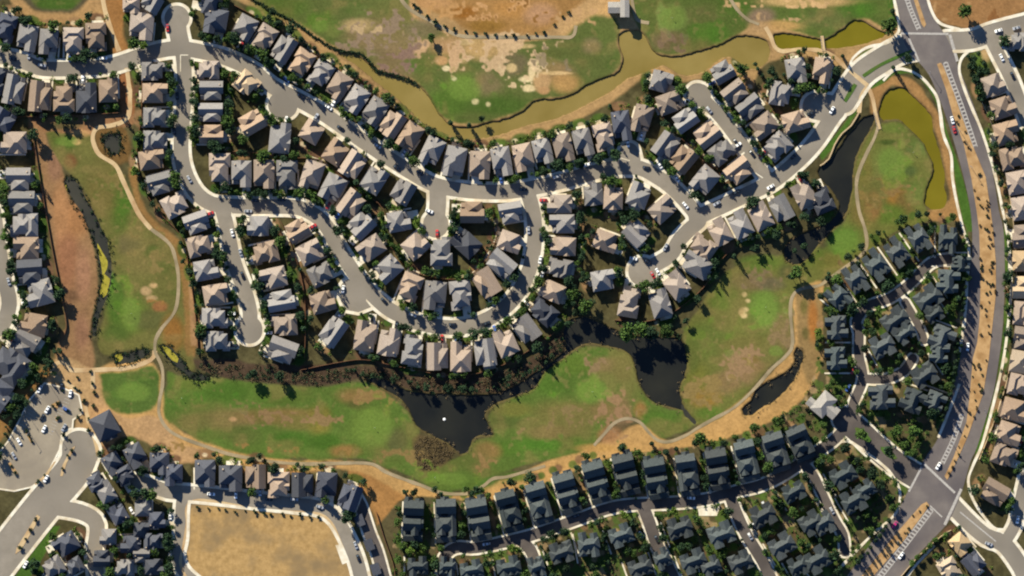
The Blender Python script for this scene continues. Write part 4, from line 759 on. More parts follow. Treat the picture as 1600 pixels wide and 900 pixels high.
def shadow_canopy(x, y, ang, lab):  # canopies added in place of the dark shadow shapes on the drive
    o = thing('shadow_canopy', lab, 'shadow_canopy', (wx(x), wy(y), 0), math.radians(-ang), 'added shadow canopies beside the bare field')
    m = MB(); m.box(-3.6, 3.6, -2.8, 2.8, 2.5, 2.7); link('roof', m.mesh('roof'), o, ROOF['b'])
    for sx_ in (-3.3, 3.3):
        for sy_ in (-2.5, 2.5): m = MB(); m.box(sx_-.08, sx_+.08, sy_-.08, sy_+.08, -.1, 2.5); link('post', m.mesh('post'), o, M['metal'])
shadow_canopy(562, 813, 70, 'added canopy in place of shadow, narrow lot, the one nearest the field corner house')
shadow_canopy(577, 851, 70, 'added canopy in place of shadow, narrow lot, the middle of three')
shadow_canopy(587, 889, 72, 'added canopy in place of shadow, narrow lot, the lowest of three')

# footbridges of the cart paths
def bridge(label, a, b, hw):
    ax, ay, bx, by = wx(a[0]), wy(a[1]), wx(b[0]), wy(b[1]); l = math.hypot(bx-ax, by-ay); rz = math.atan2(by-ay, bx-ax)
    o = thing('footbridge', label, 'bridge', ((ax+bx)/2, (ay+by)/2, 0), rz, 'cart path bridges')
    m = MB(); m.box(-l/2, l/2, -hw, hw, .1, .32); link('deck', m.mesh('deck'), o, M['path'])
    for s_ in (-1, 1):
        m = MB(); m.box(-l/2, l/2, s_*hw-.06, s_*hw+.06, 1.0, 1.1)
        for k in range(6): xx = -l/2 + .2 + (l-.4)*k/5; m.box(xx-.05, xx+.05, s_*hw-.05, s_*hw+.05, .32, 1.0)
        link('railing', m.mesh('railing'), o, M['metal'])
bridge('short cart bridge at the south tip of the entrance path', (1367,174), (1374,202), 1.1)
bridge('short cart bridge over the yellow pond by the boulevard', (1284,56), (1287,80), 1.0)

# ------------------------------------------------------------------ trees
def crown_mesh(name, rx, rz, zc, n, leaf, shape='round', seed=0):
    r = random.Random(seed); V = []; F = []
    lobes = [(Vector((r.uniform(-.45, .45)*rx, r.uniform(-.45, .45)*rx, zc + r.uniform(-.35, .45)*rz)), r.uniform(.45, .7)) for _ in range(7)]
    for k in range(n):
        if shape == 'round':
            c, s = r.choice(lobes); d = Vector((r.gauss(0, 1), r.gauss(0, 1), r.gauss(0, 1))).normalized() * (r.random() ** .4)
            p = c + Vector((d.x*rx*s, d.y*rx*s, d.z*rz*s))
        else:
            h = r.random(); a = r.uniform(0, 6.283); q = rx * (math.sin(math.pi*min(1, h*.9+.12)) ** .7) * (r.random() ** .35) * r.uniform(.75, 1.1)
            p = Vector((q*math.cos(a), q*math.sin(a), zc - rz + 2*rz*h))
        u = Vector((r.gauss(0, 1), r.gauss(0, 1), r.gauss(0, 1))).normalized(); v = u.orthogonal().normalized(); s = leaf*r.uniform(.6, 1.4); nn = u.cross(v)
        i = len(V); V += [p - v*s - nn*s*.6, p + v*s - nn*s*.5, p + v*s*.7 + nn*s*.8, p - v*s*.8 + nn*s*.6]; F.append((i, i+1, i+2, i+3))
    return mesh_from(name, V, F)
def trunk_mesh(name, h, r0, spread, seed=0):
    r = random.Random(seed); mb = MB()
    def cone(a, b, ra, rb):
        d = (b-a).normalized(); u = d.orthogonal().normalized(); v = d.cross(u); n = len(mb.v)
        for c, q in ((a, ra), (b, rb)):
            for k in range(6): an = k*math.pi/3; mb.v.append(tuple(c + (u*math.cos(an) + v*math.sin(an))*q))
        for k in range(6): mb.f.append((n+k, n+(k+1) % 6, n+6+(k+1) % 6, n+6+k))
    top = Vector((0, 0, h)); cone(Vector((0, 0, -.3)), top, r0, r0*.6)
    for k in range(5):
        a = k*1.257 + r.uniform(-.3, .3); cone(Vector((0, 0, h*r.uniform(.6, .95))), Vector((math.cos(a)*spread, math.sin(a)*spread, h + r.uniform(.6, 1.6))), r0*.5, r0*.15)
    return mb.mesh(name)
TREES = {'round': [(crown_mesh('crown', 2.5, 2.2, 4.2, 420, .34, 'round', i), trunk_mesh('trunk', 2.6, .17, 1.1, i)) for i in range(5)],
         'broad': [(crown_mesh('crown', 3.6, 2.6, 5.2, 700, .40, 'round', 20+i), trunk_mesh('trunk', 3.0, .25, 1.8, 20+i)) for i in range(4)],
         'cypress': [(crown_mesh('crown', 1.5, 4.2, 4.9, 420, .30, 'cyp', 40+i), trunk_mesh('trunk', 1.6, .16, .4, 40+i)) for i in range(3)]}
SHRUB = [crown_mesh('foliage', 1.1, .8, .75, 90, .26, 'round', 60+i) for i in range(4)]
TN = {'round': 'street_tree', 'broad': 'shade_tree', 'cypress': 'cypress_tree'}
def ground_ok(x, y, pad=0):
    i = int(np.clip(np.searchsorted(gx, x), 0, len(gx)-1)); j = int(np.clip(np.searchsorted(gy, y), 0, len(gy)-1))
    return F_all[j, i] > pad
def in_house(x, y, pad=3):
    for (hx, hy, w, d, ang, ph, k) in HOUSES:
        dx, dy = x-hx, y-hy
        if abs(dx) > 60 or abs(dy) > 60: continue
        a = math.radians(ang); u = dx*math.cos(a) + dy*math.sin(a); v = -dx*math.sin(a) + dy*math.cos(a)
        if abs(u) < d/2+pad and abs(v) < w/2+pad: return True
    return False
def in_water(x, y, pad=1):
    i = int(np.clip(np.searchsorted(AX, x), 0, NX-1)); j = int(np.clip(np.searchsorted(AY, y), 0, NY-1))
    return min(D[j, i], Dm[j, i]) < pad
ntree = [0]
def tree(x, y, kind, label, mat='leaf_dark', s=1.0, group=None):
    cr, tr = random.choice(TREES[kind]); s *= random.uniform(.82, 1.2)
    o = thing(TN[kind], label, 'tree', (wx(x), wy(y), 0), random.uniform(0, 6.28), group or 'trees among the houses'); o.scale = (s, s, s*random.uniform(.9, 1.12))
    link('crown', cr, o, M[mat]); link('trunk', tr, o, M['bark']); ntree[0] += 1
# traced trees out on the course and banks (x, y, kind, size, label)
for t in [(426,20,'broad',1.0,'dark tree at the channel bank above the grey second house'),(439,36,'cypress',1.2,'tall cypress at the west end of the channel bank'),(471,62,'cypress',1.1,'tall cypress behind the fence above the channel bank bend'),(492,76,'cypress',1.2,'narrow dark cypress between the fence and dry channel bank'),(521,102,'cypress',.8,'short cypress at the fence where the olive channel begins'),
          (674,60,'broad',.9,'lone tree beside the pale dirt on the northern fairway'),(704,192,'cypress',1.0,'tree at the west tip of the grass point in the channel'),(733,196,'cypress',.9,'tree at the middle of the grass point in the channel'),(752,186,'round',.9,'small tree on the east side of the channel grass point'),
          (1506,18,'broad',1.2,'leaning dark tree on brown ground beyond the top crossing'),(1388,42,'broad',1.5,'big dark tree at the east end of the yellow pond'),(1394,18,'cypress',1.1,'tall narrow tree on the bank above the yellow pond'),(1418,91,'broad',1.0,'round dark tree on the entrance road verge'),(1395,106,'cypress',.9,'thin tree casting a shadow over the entrance lawn'),(1316,88,'cypress',.8,'small tree on the orange bank by the entrance path'),
          (207,104,'broad',1.0,'dark tree beside the cart path at the street crossing'),(394,585,'broad',1.0,'dark tree on the slope west of the big fairway'),(437,588,'broad',1.2,'pale tree casting a pointed shadow onto the fairway'),(1018,693,'cypress',1.0,'tree beside the cart path above the alley row'),(1040,706,'cypress',1.3,'spiky conifer below the cart path above the alley row'),(1094,685,'broad',1.1,'bushy tree at the path bend by the orange bank'),(1086,692,'round',1.1,'round tree at the path bend by the orange bank'),(1178,668,'broad',1.1,'bright tree at the top edge of the orange bank'),(1215,656,'broad',1.0,'dark bushy tree near the orange bank end'),(1222,650,'cypress',1.0,'narrow tree near the orange bank end'),(1132,692,'round',1.0,'round tree between the orange bank and slate townhouses'),
          (1242,425,'broad',1.1,'dark tree on the isthmus south of the narrow pond'),(1236,432,'round',1.2,'second smaller tree on the isthmus by the narrow pond'),(1372,364,'round',1.0,'tree at the fairway edge under the first townhouse'),(1340,412,'cypress',1.0,'dark tree between the cart path and the townhouse loop'),(1306,438,'broad',1.1,'bushy green tree between cart path and townhouse loop'),(1434,336,'round',1.0,'small dark tree at the south end of the olive pond'),(1448,334,'round',.9,'tree between the olive pond end and townhouses'),(1283,462,'round',1.0,'tree beside the brown strip at the townhouse corner'),
          (700,606,'broad',.9,'tree on the shaded lake slope below the tan pair'),(980,520,'broad',1.5,'large tree on the north shore of the dark lake'),(1000,516,'broad',1.3,'broad tree on the lake shore below the cul-de-sac'),(1018,522,'broad',1.3,'rounded tree on the lake shore east of the largest'),(1040,520,'broad',1.3,'pale round tree near the east tip of the lake'),(1060,526,'round',1.2,'easternmost tree on the dark lake north shore'),(900,488,'broad',1.1,'tree at the northwest corner of the dark lake'),(916,480,'broad',1.2,'tree left of the grey cul-de-sac house by the lake'),(888,506,'round',1.2,'dark tree by the lake inlet'),
          (1345,678,'broad',1.0,'tree on the first island of the townhouse entrance'),(1388,706,'broad',1.0,'tree on the second island of the townhouse entrance'),(1400,672,'broad',1.1,'green tree north of the townhouse entrance drive'),(1427,675,'broad',1.1,'bright tree beside the wall of the townhouse entrance'),(1320,700,'broad',1.2,'wide tree at the southern kerb of the townhouse entrance'),(1362,740,'broad',1.2,'tree on the lawn south of the townhouse entrance')]:
    tree(t[0], t[1], t[2], t[4], 'leaf_dark' if t[2] != 'broad' or random.random() < .4 else 'leaf_round', t[3], 'trees of the golf course and banks')
def rowtrees(pts, n, label, kind='cypress', s=.95, mat='leaf_dark'):
    q = crom(pts, False, 1.0)
    for k_ in range(n):
        a = q[int((k_+.5)/n*(len(q)-1))]; tree(a[0]+random.uniform(-2.5, 2.5), a[1]+random.uniform(-2, 2), kind, label, mat, s, label)
rowtrees([(1506,395),(1506,440),(1503,500),(1497,555)], 13, 'slim dark tree in the row shading the boulevard beside the townhouse loop')
rowtrees([(1494,562),(1484,610),(1472,650)], 9, 'slim dark tree in the row above the long crossing approach')
rowtrees([(1392,812),(1370,840),(1340,880)], 9, 'slim dark tree in the row along the diagonal lower boulevard')
rowtrees([(1518,100),(1522,120),(1532,150)], 5, 'bushy tree at the wall corner southeast of the top crossing', 'broad', .8)
rowtrees([(1418,884),(1436,866),(1462,842),(1480,832)], 6, 'tree by the tan wall of the south corner', 'round', .9, 'leaf_round')
rowtrees([(1570,180),(1558,215),(1572,270),(1582,340)], 1, 'tree between the masonry wall and the first tan houses', 'round', .9)
# trees of the houses: one before, one behind or at the side
for i, (x, y, w, d, ang, ph, k) in enumerate(HOUSES):
    if ntree[0] >= 296: break
    if not (-10 < x < 1610 and -10 < y < 910): continue
    a = math.radians(ang); fx, fy = math.cos(a), math.sin(a); sx_, sy_ = -fy, fx
    jobs = [('round' if random.random() < .7 else 'broad', d*.5+random.uniform(6, 12), random.uniform(-.5, .5)*w, f"{'round' if k=='house' else 'leafy'} tree before {ph}", .44 if k == 'house' else .7)]
    jobs.append(('cypress' if random.random() < .45 else 'broad', -(d*.5+random.uniform(4, 9)), random.uniform(-.5, .5)*w, f"dark tree behind {ph}", .26 if k == 'house' else .5))
    jobs.append(('broad', random.uniform(-.3, .3)*d, random.choice((-1, 1))*(w*.5+6), f"tree beside {ph}", .06 if k == 'house' else .5))
    for kind, v, u, lab, pr in jobs:
        if random.random() > pr or ntree[0] >= 296: continue
        for tr_ in range(6):
            px, py = x + fx*v + sx_*u, y + fy*v + sy_*u
            if ground_ok(px, py, 1) and not in_house(px, py, 2) and not in_water(px, py, 3): break
            u += random.uniform(-8, 8); v += random.uniform(-2, 2)
        else: continue
        tree(px, py, kind, lab, random.choice(['leaf_dark', 'leaf_round', 'leaf_dark', 'leaf_lawn'] if kind != 'cypress' else ['leaf_dark']), 1.0 if kind != 'broad' else .8)
# shrubs on the medians, one of a kind each
def inpoly(x, y, p):
    c = False; n = len(p)
    for k in range(n):
        (ax, ay), (bx, by) = p[k], p[(k+1) % n]
        if (ay > y) != (by > y) and x < (bx-ax)*(y-ay)/(by-ay) + ax: c = not c
    return c
def shrub(x, y, label, group, mat, s=1.0, z=0):
    o = thing('shrub', label, 'shrub', (wx(x), wy(y), z), random.uniform(0, 6.28), group); s *= random.uniform(.7, 1.3); o.scale = (s, s, s)
    link('foliage', random.choice(SHRUB), o, M[mat])
k = 0
while k < 90:
    p = MEDIANS[random.choice((1, 1, 1, 2))]; x = random.uniform(1340, 1558); y = random.uniform(180, 900)
    if inpoly(x, y, p): shrub(x, y, 'small dry shrub on the tan soil of the long boulevard median', 'median shrubs', random.choice(['leaf_dry', 'leaf_dry', 'leaf_dark']), .8, .2); k += 1
for i in range(18):
    t = i/17; p = [(646,8),(690,40),(745,52),(810,54),(855,47),(890,18)]
    q = crom(p, False, 2); x, y = q[int(t*(len(q)-1))]
    shrub(x + random.uniform(-2, 2), y + random.uniform(-2, 2), 'low dark bush edging the brown driving range', 'bushes round the driving range', 'leaf_dark', random.uniform(.9, 1.6))
for i in range(14):
    shrub(310 + i*14.5 + random.uniform(-3, 3), 790 + i*1.1 + random.uniform(2, 6), 'small dark bush along the top edge of the bare field', 'bushes edging the bare field', 'leaf_dark', 1.1)
for i in range(16):
    shrub(random.uniform(96, 150), random.uniform(575, 690), 'dark bush on the sandy verge beside the parking lot', 'verge bushes by the parking lot', 'leaf_dark', 1.3)

# the many smaller garden trees past the three hundred largest, as one mass
def crown_np(me):
    v = np.empty(len(me.vertices)*3, np.float32); me.vertices.foreach_get('co', v); return v.reshape(-1, 3)
CN_ = [crown_np(TREES[k_][i][0]) for k_ in ('round', 'broad', 'cypress') for i in range(3)]; TK_ = [TREES['round'][i][1] for i in range(3)]
def treemass(label, spots, mat):
    V = []; F = []; n = 0
    for (x, y, s_) in spots:
        v = random.choice(CN_); v = v.reshape(-1, 4, 3)[RNG.random(len(v)//4) < .7].reshape(-1, 3); a = random.uniform(0, 6.28); c, q = math.cos(a), math.sin(a)
        V.append(np.stack([wx(x) + s_*(v[:, 0]*c - v[:, 1]*q), wy(y) + s_*(v[:, 0]*q + v[:, 1]*c), s_*v[:, 2]], 1)); m_ = len(v)//4
        F.append(np.arange(n, n+4*m_).reshape(-1, 4)); n += 4*m_
        t = random.choice(TK_); tv = crown_np(t)*s_ + np.array([wx(x), wy(y), 0]); V.append(tv)
        F += [np.array([[i + n for i in p_.vertices]]) for p_ in t.polygons]; n += len(tv)
    V = np.concatenate(V); me_ = mesh_from('garden_trees', V, [tuple(r_) for f_ in F for r_ in f_], M[mat])
    tag(link('garden_trees', me_), label, 'trees', None, 'stuff')
sp_a, sp_b = [], []
for (x, y, w, d, ang, ph, k) in HOUSES:
    a = math.radians(ang); fx, fy = math.cos(a), math.sin(a)
    for _ in range(11 if k == 'house' else 9):
        u = random.uniform(-.65, .65)*w; v = random.choice((1, 1, -1))*(d*.5+random.uniform(3, 12)); px, py = x + fx*v - fy*u, y + fy*v + fx*u
        if k != 'house' and random.random() < .5: u = random.choice((-1, 1))*(w*.5+random.uniform(3, 8)); v = random.uniform(-.5, .5)*d; px, py = x + fx*v - fy*u, y + fy*v + fx*u
        if random.random() < (.62 if k == 'house' else .9) and ground_ok(px, py, 1) and not in_house(px, py, 2) and not in_water(px, py, 3): (sp_a if random.random() < .6 else sp_b).append((px, py, random.choice((.5, .6, .7, .85, 1.0, 1.2))))
for i in range(46):
    q_ = crom([(98,540),(84,560),(64,596),(34,636),(8,680),(-4,712)], False, 1.5); a = q_[random.randrange(len(q_))]; sp_a.append((a[0]+random.gauss(-4, 5), a[1]+random.gauss(0, 4), random.uniform(.5, .9)))
while sum(1 for p_ in sp_b if p_[2] == .777) < 150:
    x = random.uniform(600, 1512); y = random.uniform(350, 905)
    if inpoly(x, y, TOWN) and ground_ok(x, y, 2) and not in_house(x, y, 2): sp_b.append((x, y, .777))
for p_ in [(1512,88),(1520,92),(1528,84),(1536,100),(1540,112),(1530,110)]: sp_a.append((*p_, .8))
for i in range(26):
    t_ = i/25; q_ = crom([(560,580),(640,600),(700,606),(760,606),(810,592),(850,566),(878,535)], False, 2); a = q_[int(t_*(len(q_)-1))]; sp_a.append((a[0]+random.gauss(0, 5), a[1]+random.gauss(0, 4), random.uniform(.5, .9)))
for p_ in [(1185,108),(1192,118),(1200,128),(1205,112),(1212,122),(1180,98),(1262,120),(1260,104),(1300,128),(1306,112),(1226,118),(1234,130)]: sp_a.append((p_[0]+random.gauss(0, 2), p_[1]+random.gauss(0, 2), random.uniform(.7, 1.1)))
for p_ in [(895,470),(905,455),(912,430),(925,470),(890,440),(905,400),(915,380),(908,350),(1000,505),(1050,512),(1070,500),(1090,470),(1120,430),(1150,400),(1180,385),(1215,365),(1240,395),(1250,380)]: sp_a.append((p_[0]+random.gauss(0, 3), p_[1]+random.gauss(0, 3), random.uniform(.8, 1.2)))
treemass('dark garden trees filling the yards between houses and along the lot', sp_a, 'leaf_dark')
treemass('mid green garden trees filling the yards and townhouse gaps', sp_b, 'leaf_round')

for x, y in [(83,634),(89,630),(93,629),(89,654),(92,652),(42,674),(46,682),(50,690),(18,728),(24,738),(106,712),(112,704),(98,732),(60,752),(70,742),(56,812),(48,828),(40,842),(32,856),(126,640),(122,652)]:
    shrub(x, y, 'dark bush on a soil island among the parking lot lanes', 'parking lot island bushes', 'leaf_dark', 1.25, .2)
# undergrowth and reeds: too many to count, one mass each
def mass(name, label, spots, rad, hgt, leaf, mat, per=26):
    V = []; F = []; r = random.Random(5)
    for (x, y, z) in spots:
        R = rad*r.uniform(.6, 1.3)
        for _ in range(per):
            p = Vector((wx(x) + r.gauss(0, R*.5), wy(y) + r.gauss(0, R*.5), z + abs(r.gauss(0, hgt*.5))))
            u = Vector((r.gauss(0, 1), r.gauss(0, 1), r.gauss(0, 1))).normalized(); v = u.orthogonal().normalized(); nn = u.cross(v); s = leaf*r.uniform(.6, 1.4); i = len(V)
            V += [p - v*s - nn*s*.6, p + v*s - nn*s*.5, p + v*s*.7 + nn*s*.8, p - v*s*.8 + nn*s*.6]; F.append((i, i+1, i+2, i+3))
    o = link(name, mesh_from(name, V, F, M[mat])); tag(o, label, 'plants', None, 'stuff')
def edge_spots(poly, off, every, prob=1.0, jit=1.5):
    out = []; p = poly
    for i in range(0, len(p)):
        if random.random() > prob: continue
        a, b_ = p[i-1], p[(i+1) % len(p)]; t = b_ - a; t = t/(np.linalg.norm(t)+1e-9); n = np.array([-t[1], t[0]])
        q = p[i] + n*off*random.choice((-1, 1)) + np.array([random.gauss(0, jit), random.gauss(0, jit)]); out.append((q[0], q[1], -.4))
    return out
sp = []
for p in WCURVE['murk'][:4]: sp += edge_spots(p, 1.5, 1, .9); 
for _ in range(70):
    p = random.choice(WCURVE['murk'][:4]); c = p[random.randrange(len(p))]; sp.append((c[0]+random.gauss(0, 4), c[1]+random.gauss(0, 4), -.5))
mass('reeds', 'dark reeds lining the western marsh ditch and small ponds', sp, 1.2, 1.2, .3, 'leaf_dark')
sp = []
for k_ in ('black',):
    for p in WCURVE[k_]: sp += [e for e in edge_spots(p, 2.0, 1, .6, 2.2) if not (1262 < e[0] < 1375 and e[1] < 330)]
mass('reeds', 'brown reeds fringing the dark lakes', sp, .9, .9, .25, 'leaf_dry', 16)
sp = []; MC = [(648,690),(665,682),(698,694),(708,706),(688,728),(665,735),(652,728)]
while len(sp) < 130:
    x = random.uniform(644, 712); y = random.uniform(680, 740)
    if inpoly(x, y, MC): sp.append((x, y, 0))
mass('reeds', 'round brown reedy clump at the southwest edge of the dark lake', sp, 1.4, .6, .22, 'leaf_dry', 20)
sp = []; SL = [(300,566),(400,572),(470,580),(560,574),(640,588),(760,588),(830,566),(880,520),(885,545),(860,568),(830,588),(790,608),(690,613),(640,608),(600,592),(560,592),(500,600),(420,596),(340,588)]
while len(sp) < 330:
    x = random.uniform(300, 890); y = random.uniform(515, 615)
    if inpoly(x, y, SL) and not in_house(x, y, 0): sp.append((x, y, 0))
mass('undergrowth', 'dark scrub on the slope above the big dark lake', sp[::2], 1.6, 1.3, .30, 'leaf_dark', 26)
mass('undergrowth', 'dry brown scrub on the slope above the big dark lake', sp[1::2], 1.7, .9, .26, 'leaf_dry', 22)
sp = []
q = crom([(386,-6),(420,14),(460,35),(496,61),(530,79),(565,85),(590,110),(620,118),(650,130)], False, 1.6)
for a in q: sp.append((a[0]+random.gauss(0, .8), a[1]+random.gauss(0, .8), 0))
mass('undergrowth', 'thin dark line of brush along the fairway side of the channel', sp, .9, 1.1, .3, 'leaf_dark', 22)
sp = []
while len(sp) < 420:
    x = random.uniform(600, 1510); y = random.uniform(350, 905)
    if inpoly(x, y, TOWN) and ground_ok(x, y, 1.5) and not in_house(x, y, 1): sp.append((x, y, 0))
mass('hedges', 'garden shrubbery filling the gaps between the slate townhouses', sp, 1.3, 1.3, .32, 'leaf_round', 26)
sp = []
for (x, y, w, d, ang, ph, k) in HOUSES:
    if k != 'house': continue
    a = math.radians(ang); fx, fy = math.cos(a), math.sin(a)
    for _ in range(9):
        u = random.uniform(-.62, .62)*w; v = random.choice((-1, 1))*(d*.5+random.uniform(2, 11)); px, py = x + fx*v - fy*u, y + fy*v + fx*u
        if ground_ok(px, py, 4) and not in_house(px, py, 0) and not in_water(px, py, 2): sp.append((px, py, 0))
mass('hedges', 'garden bushes in the yards of the tan and grey houses', sp, 1.2, .9, .3, 'leaf_lawn', 20)

# ------------------------------------------------------------------ cars
def loft(secs):
    V = []; F = []; n = len(secs[0])
    for s_ in secs: V += s_
    for i in range(len(secs)-1):
        for k_ in range(n): F.append((i*n+k_, i*n+(k_+1) % n, (i+1)*n+(k_+1) % n, (i+1)*n+k_))
    F.append(tuple(range(n-1, -1, -1))); F.append(tuple(range((len(secs)-1)*n, len(secs)*n)))
    return V, F
def ring(x, hw, z0, z1): return [(x, -hw*.92, z0), (x, hw*.92, z0), (x, hw, (z0+z1)/2), (x, hw*.86, z1), (x, -hw*.86, z1), (x, -hw, (z0+z1)/2)]
V, F = loft([ring(-2.25, .70, .35, .75), ring(-2.1, .86, .28, .92), ring(-1.0, .92, .25, .98), ring(.7, .92, .25, .98), ring(1.9, .88, .28, .85), ring(2.25, .70, .35, .68)]); car_body = mesh_from('body', V, F)
V, F = loft([ring(-1.85, .74, .93, .96), ring(-1.15, .74, .93, 1.42), ring(.25, .74, .93, 1.44), ring(1.05, .74, .93, .97)]); car_cab = mesh_from('cabin', V, F)
m = MB(); m.box(-1.1, .2, -.6, .6, 1.40, 1.475); car_roof = m.mesh('roof_panel')
def wheel_me():
    mb = MB()
    for s_ in (-.11, .11):
        for k_ in range(12): a = k_*math.pi/6; mb.v.append((math.cos(a)*.33, s_, .33+math.sin(a)*.33))
    for k_ in range(12): mb.f.append((k_, (k_+1) % 12, 12+(k_+1) % 12, 12+k_))
    mb.f += [tuple(range(11, -1, -1)), tuple(range(12, 24))]; return mb.mesh('wheel')
car_wheel = wheel_me(); used = set()
def car(x, y, ang, c, where=None):
    if where: lab = f"{c} car {where}"
    else:
        near = sorted(HOUSES, key=lambda h: math.hypot(h[0]-x, h[1]-y))[:6]
        for h in near + near[:1]:
            lab = f"{c} car near {h[5]}"
            if lab not in used: break
    used.add(lab)
    o = thing('parked_car', lab, 'car', (wx(x), wy(y), .07), math.radians(-ang), 'cars parked on streets and driveways'); o.scale = (1.08, 1.08, 1.08)
    link('body', car_body, o, CAR[c]); link('cabin', car_cab, o, M['glass']); link('roof_panel', car_roof, o, CAR[c])
    for sx_ in (-1.35, 1.4):
        for sy_ in (-.82, .82): link('wheel', car_wheel, o, M['tyre'], (sx_, sy_, 0))
for x, y, a, c, wh in [(62,608,120,'white','at the northwest edge of the parking lot'),(96,604,100,'black','at the top of the parking lot'),(110,615,100,'white','at the parking lot corner by the sandy path'),(74,640,120,'white','topmost of three in the lot middle'),(66,652,120,'black','between two white cars in the lot middle'),(69,670,115,'white','lowest of three in the lot middle'),(72,748,120,'white','beside the tan island at the lot exit'),(40,882,120,'white','at the kerb of the southwest boulevard'),(1488,188,75,'white','on the boulevard ahead of the red car'),(1491,203,75,'red','on the boulevard behind the white car'),(1398,820,125,'magenta','on the lower boulevard by the kerb'),(1408,868,125,'white','on the ladder marking of the lower boulevard'),(1466,728,120,'white','waiting at the lower crossing'),(1512,542,95,'white','in the tree shade of the boulevard'),(100,668,120,'silver','beside the lot island by the clubhouse'),(30,690,60,'white','in the lower west lot beside an island'),(22,712,60,'silver','in the lower west corner of the lot'),(104,640,30,'blue','near the right kerb of the lot'),(1560,48,165,'white','on the street beyond the top crossing'),(1588,44,165,'silver','on the street beyond the top crossing')]: car(x, y, a, c, wh)
for x, y, a, c in [(266,806,90,'white'),(206,798,60,'white'),(264,844,85,'silver'),(190,818,20,'red'),(460,780,5,'silver'),(556,852,70,'silver'),(560,872,70,'black'),(566,818,70,'black'),(656,270,30,'black'),(818,296,0,'black'),(918,257,165,'white'),(398,313,0,'black'),(388,330,0,'silver'),(440,312,0,'black'),(1071,321,50,'white'),(1204,292,150,'white'),(1031,258,60,'white'),(1058,279,60,'white'),(1012,409,20,'black'),(1020,430,60,'red'),(1028,425,60,'white'),(1040,386,120,'silver'),(990,404,10,'white'),(362,490,0,'white'),(536,452,100,'white'),(420,520,0,'white'),(410,458,80,'black'),(363,364,75,'white'),(707,507,0,'black'),(844,406,100,'white'),(848,427,110,'white'),(818,478,130,'red'),(671,330,20,'white'),(708,346,0,'white'),(514,168,35,'white'),(448,124,40,'blue'),(162,91,0,'white'),(262,44,90,'red'),(1325,606,120,'blue'),(1333,579,120,'red'),(1002,836,60,'white'),(1178,822,60,'black'),(1194,789,60,'silver'),(20,92,15,'black'),(66,102,10,'silver'),(235,98,160,'black'),(300,210,90,'silver'),(277,150,90,'black'),(272,205,80,'black'),(296,280,60,'silver'),(379,430,70,'black'),(376,395,75,'silver'),(620,262,33,'black'),(590,228,33,'silver'),(470,150,32,'black'),(532,200,33,'black'),(645,492,20,'silver'),(760,505,160,'black'),(600,470,45,'black'),(845,370,90,'black'),(826,360,90,'silver'),(1150,300,152,'black'),(1120,318,152,'silver'),(1150,222,52,'black'),(1175,240,52,'black'),(1108,172,52,'silver'),(1240,244,135,'black'),(1300,172,120,'white'),(1010,262,10,'black'),(870,276,166,'silver'),(14,440,75,'silver'),(1565,90,65,'white'),(1582,118,65,'black'),(1545,850,20,'silver'),(1590,812,100,'white'),(1300,798,60,'silver'),(1026,842,65,'black'),(1172,838,60,'silver'),(760,850,170,'silver'),(900,806,160,'black'),(1080,778,5,'white'),(330,772,5,'white'),(420,780,8,'black'),(500,792,15,'silver')]: car(x, y, a, c)

for x, y, a in random.sample(DRV, 60):
    if 0 < x < 1600 and 0 < y < 900: car(x, y, a, random.choice(['white', 'white', 'silver', 'black', 'red', 'blue']))
# lamp posts of the parking lot and the golf pins
def lamp(x, y, lab):
    o = thing('street_lamp', lab, 'lamp post', (wx(x), wy(y), 0), random.uniform(0, 6), 'lamp posts')
    m = MB(); m.box(-.09, .09, -.09, .09, -.2, 7.5); link('pole', m.mesh('pole'), o, M['metal'])
    m = MB(); m.box(-.06, 1.3, -.06, .06, 7.3, 7.45); link('arm', m.mesh('arm'), o, M['metal'])
    m = MB(); m.box(1.0, 1.8, -.2, .2, 7.25, 7.4); link('lamp_head', m.mesh('lamp_head'), o, M['metal'])
for x, y, l in [(42,645,'lamp post at the west edge of the parking lot'),(78,602,'lamp post at the top of the parking lot'),(46,676,'lamp post in the lower west part of the parking lot'),(86,672,'lamp post near the lot island'),(1452,112,'lamp post at the entrance corner of the boulevard'),(1500,205,'lamp post on the median beside the red car'),(1518,262,'lamp post on the median by the pond end'),(1538,640,'lamp post at the east kerb of the lower bend'),(1486,690,'lamp post on the lower bend west side'),(1402,848,'lamp post on the lower median')]: lamp(x, y, l)
for x, y, l in [(284,622,'golf flag on the western fairway green'),(679,746,'golf flag on the green south of the marsh'),(1427,238,'golf flag by the olive pond green'),(585,668,'golf flag on the big round green'),(925,612,'golf flag on the green between the lake arms'),(1196,480,'golf flag beside the white sand bunkers'),(205,490,'golf flag on the green beside the marsh ditch'),(1050,28,'golf flag on the pale green at the top')]:
    o = thing('golf_flag', l, 'golf flag', (wx(x), wy(y), 0), 0, 'golf flags')
    m = MB(); m.box(-.04, .04, -.04, .04, -.1, 2.2); link('pole', m.mesh('pole'), o, CAR['white'])
    m = MB(); m.box(.04, .65, -.015, .015, 1.75, 2.2); link('pennant', m.mesh('pennant'), o, CAR['white'])
o = thing('fountain', 'small white fountain float on the big dark lake', 'fountain', (wx(694), wy(655), -0.75))
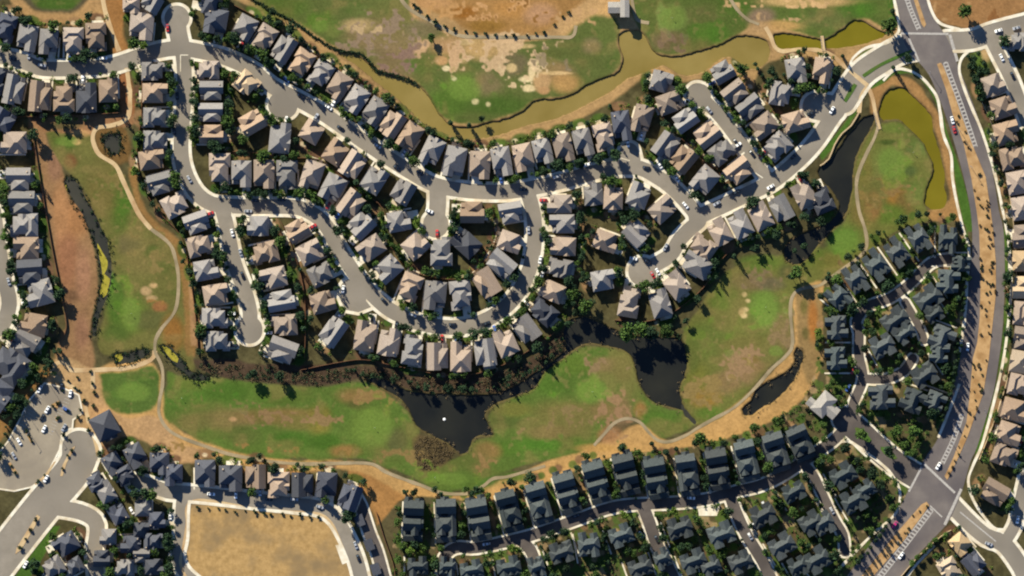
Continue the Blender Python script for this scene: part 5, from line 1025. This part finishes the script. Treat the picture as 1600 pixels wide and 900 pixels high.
m = MB(); V, F = loft([[(math.cos(k_*.7854)*.9, math.sin(k_*.7854)*.9, z) for k_ in range(8)] for z in (-.2, .25)]); link('float', mesh_from('float', V, F), o, CAR['white'])
V, F = loft([[(math.cos(k_*.7854)*r_, math.sin(k_*.7854)*r_, z) for k_ in range(8)] for z, r_ in ((.25, .2), (1.2, .1))]); link('nozzle', mesh_from('nozzle', V, F), o, CAR['white'])

# ------------------------------------------------------------------ light, sky, camera
EL = 27.5; SHX, SHY = 0.54, -0.84            # shadows fall along (SHX, SHY) on the ground
sun = bpy.data.lights.new('sun', 'SUN'); sun.energy = 5.0; sun.angle = math.radians(.5); sun.color = (1.0, .93, .75)
so = bpy.data.objects.new('sun', sun); COL.objects.link(so)
dv = Vector((SHX*math.cos(math.radians(EL)), SHY*math.cos(math.radians(EL)), -math.sin(math.radians(EL))))
so.rotation_euler = dv.to_track_quat('-Z', 'Y').to_euler(); so.location = (0, 0, 200)
w = bpy.data.worlds.new('World'); scene.world = w; w.use_nodes = True; nt = w.node_tree
bg = nt.nodes['Background']; sk = nt.nodes.new('ShaderNodeTexSky'); sk.sky_type = 'NISHITA'; sk.sun_disc = False; sk.air_density = 0.6; sk.dust_density = 0.0; sk.ozone_density = 4.0; sk.altitude = 1500
sk.sun_elevation = math.radians(EL); sk.sun_rotation = math.atan2(-SHX, -SHY)
nt.links.new(sk.outputs[0], bg.inputs[0]); bg.inputs[1].default_value = 0.10
cam = bpy.data.cameras.new('camera'); cam.sensor_width = 36; cam.lens = 36*3000/640.0; cam.clip_start = 10; cam.clip_end = 20000
co_ = bpy.data.objects.new('camera', cam); COL.objects.link(co_); co_.location = (0, 0, 3000); scene.camera = co_
vs = scene.view_settings; vs.view_transform = 'Standard'; vs.look = 'None'; vs.gamma = 1; vs.exposure = 1.39
scene.cycles.filter_width = 2.1
scene.render.resolution_x = 1024; scene.render.resolution_y = 576
print('houses', len(HOUSES), 'trees', ntree[0], 'objects', len(bpy.data.objects))
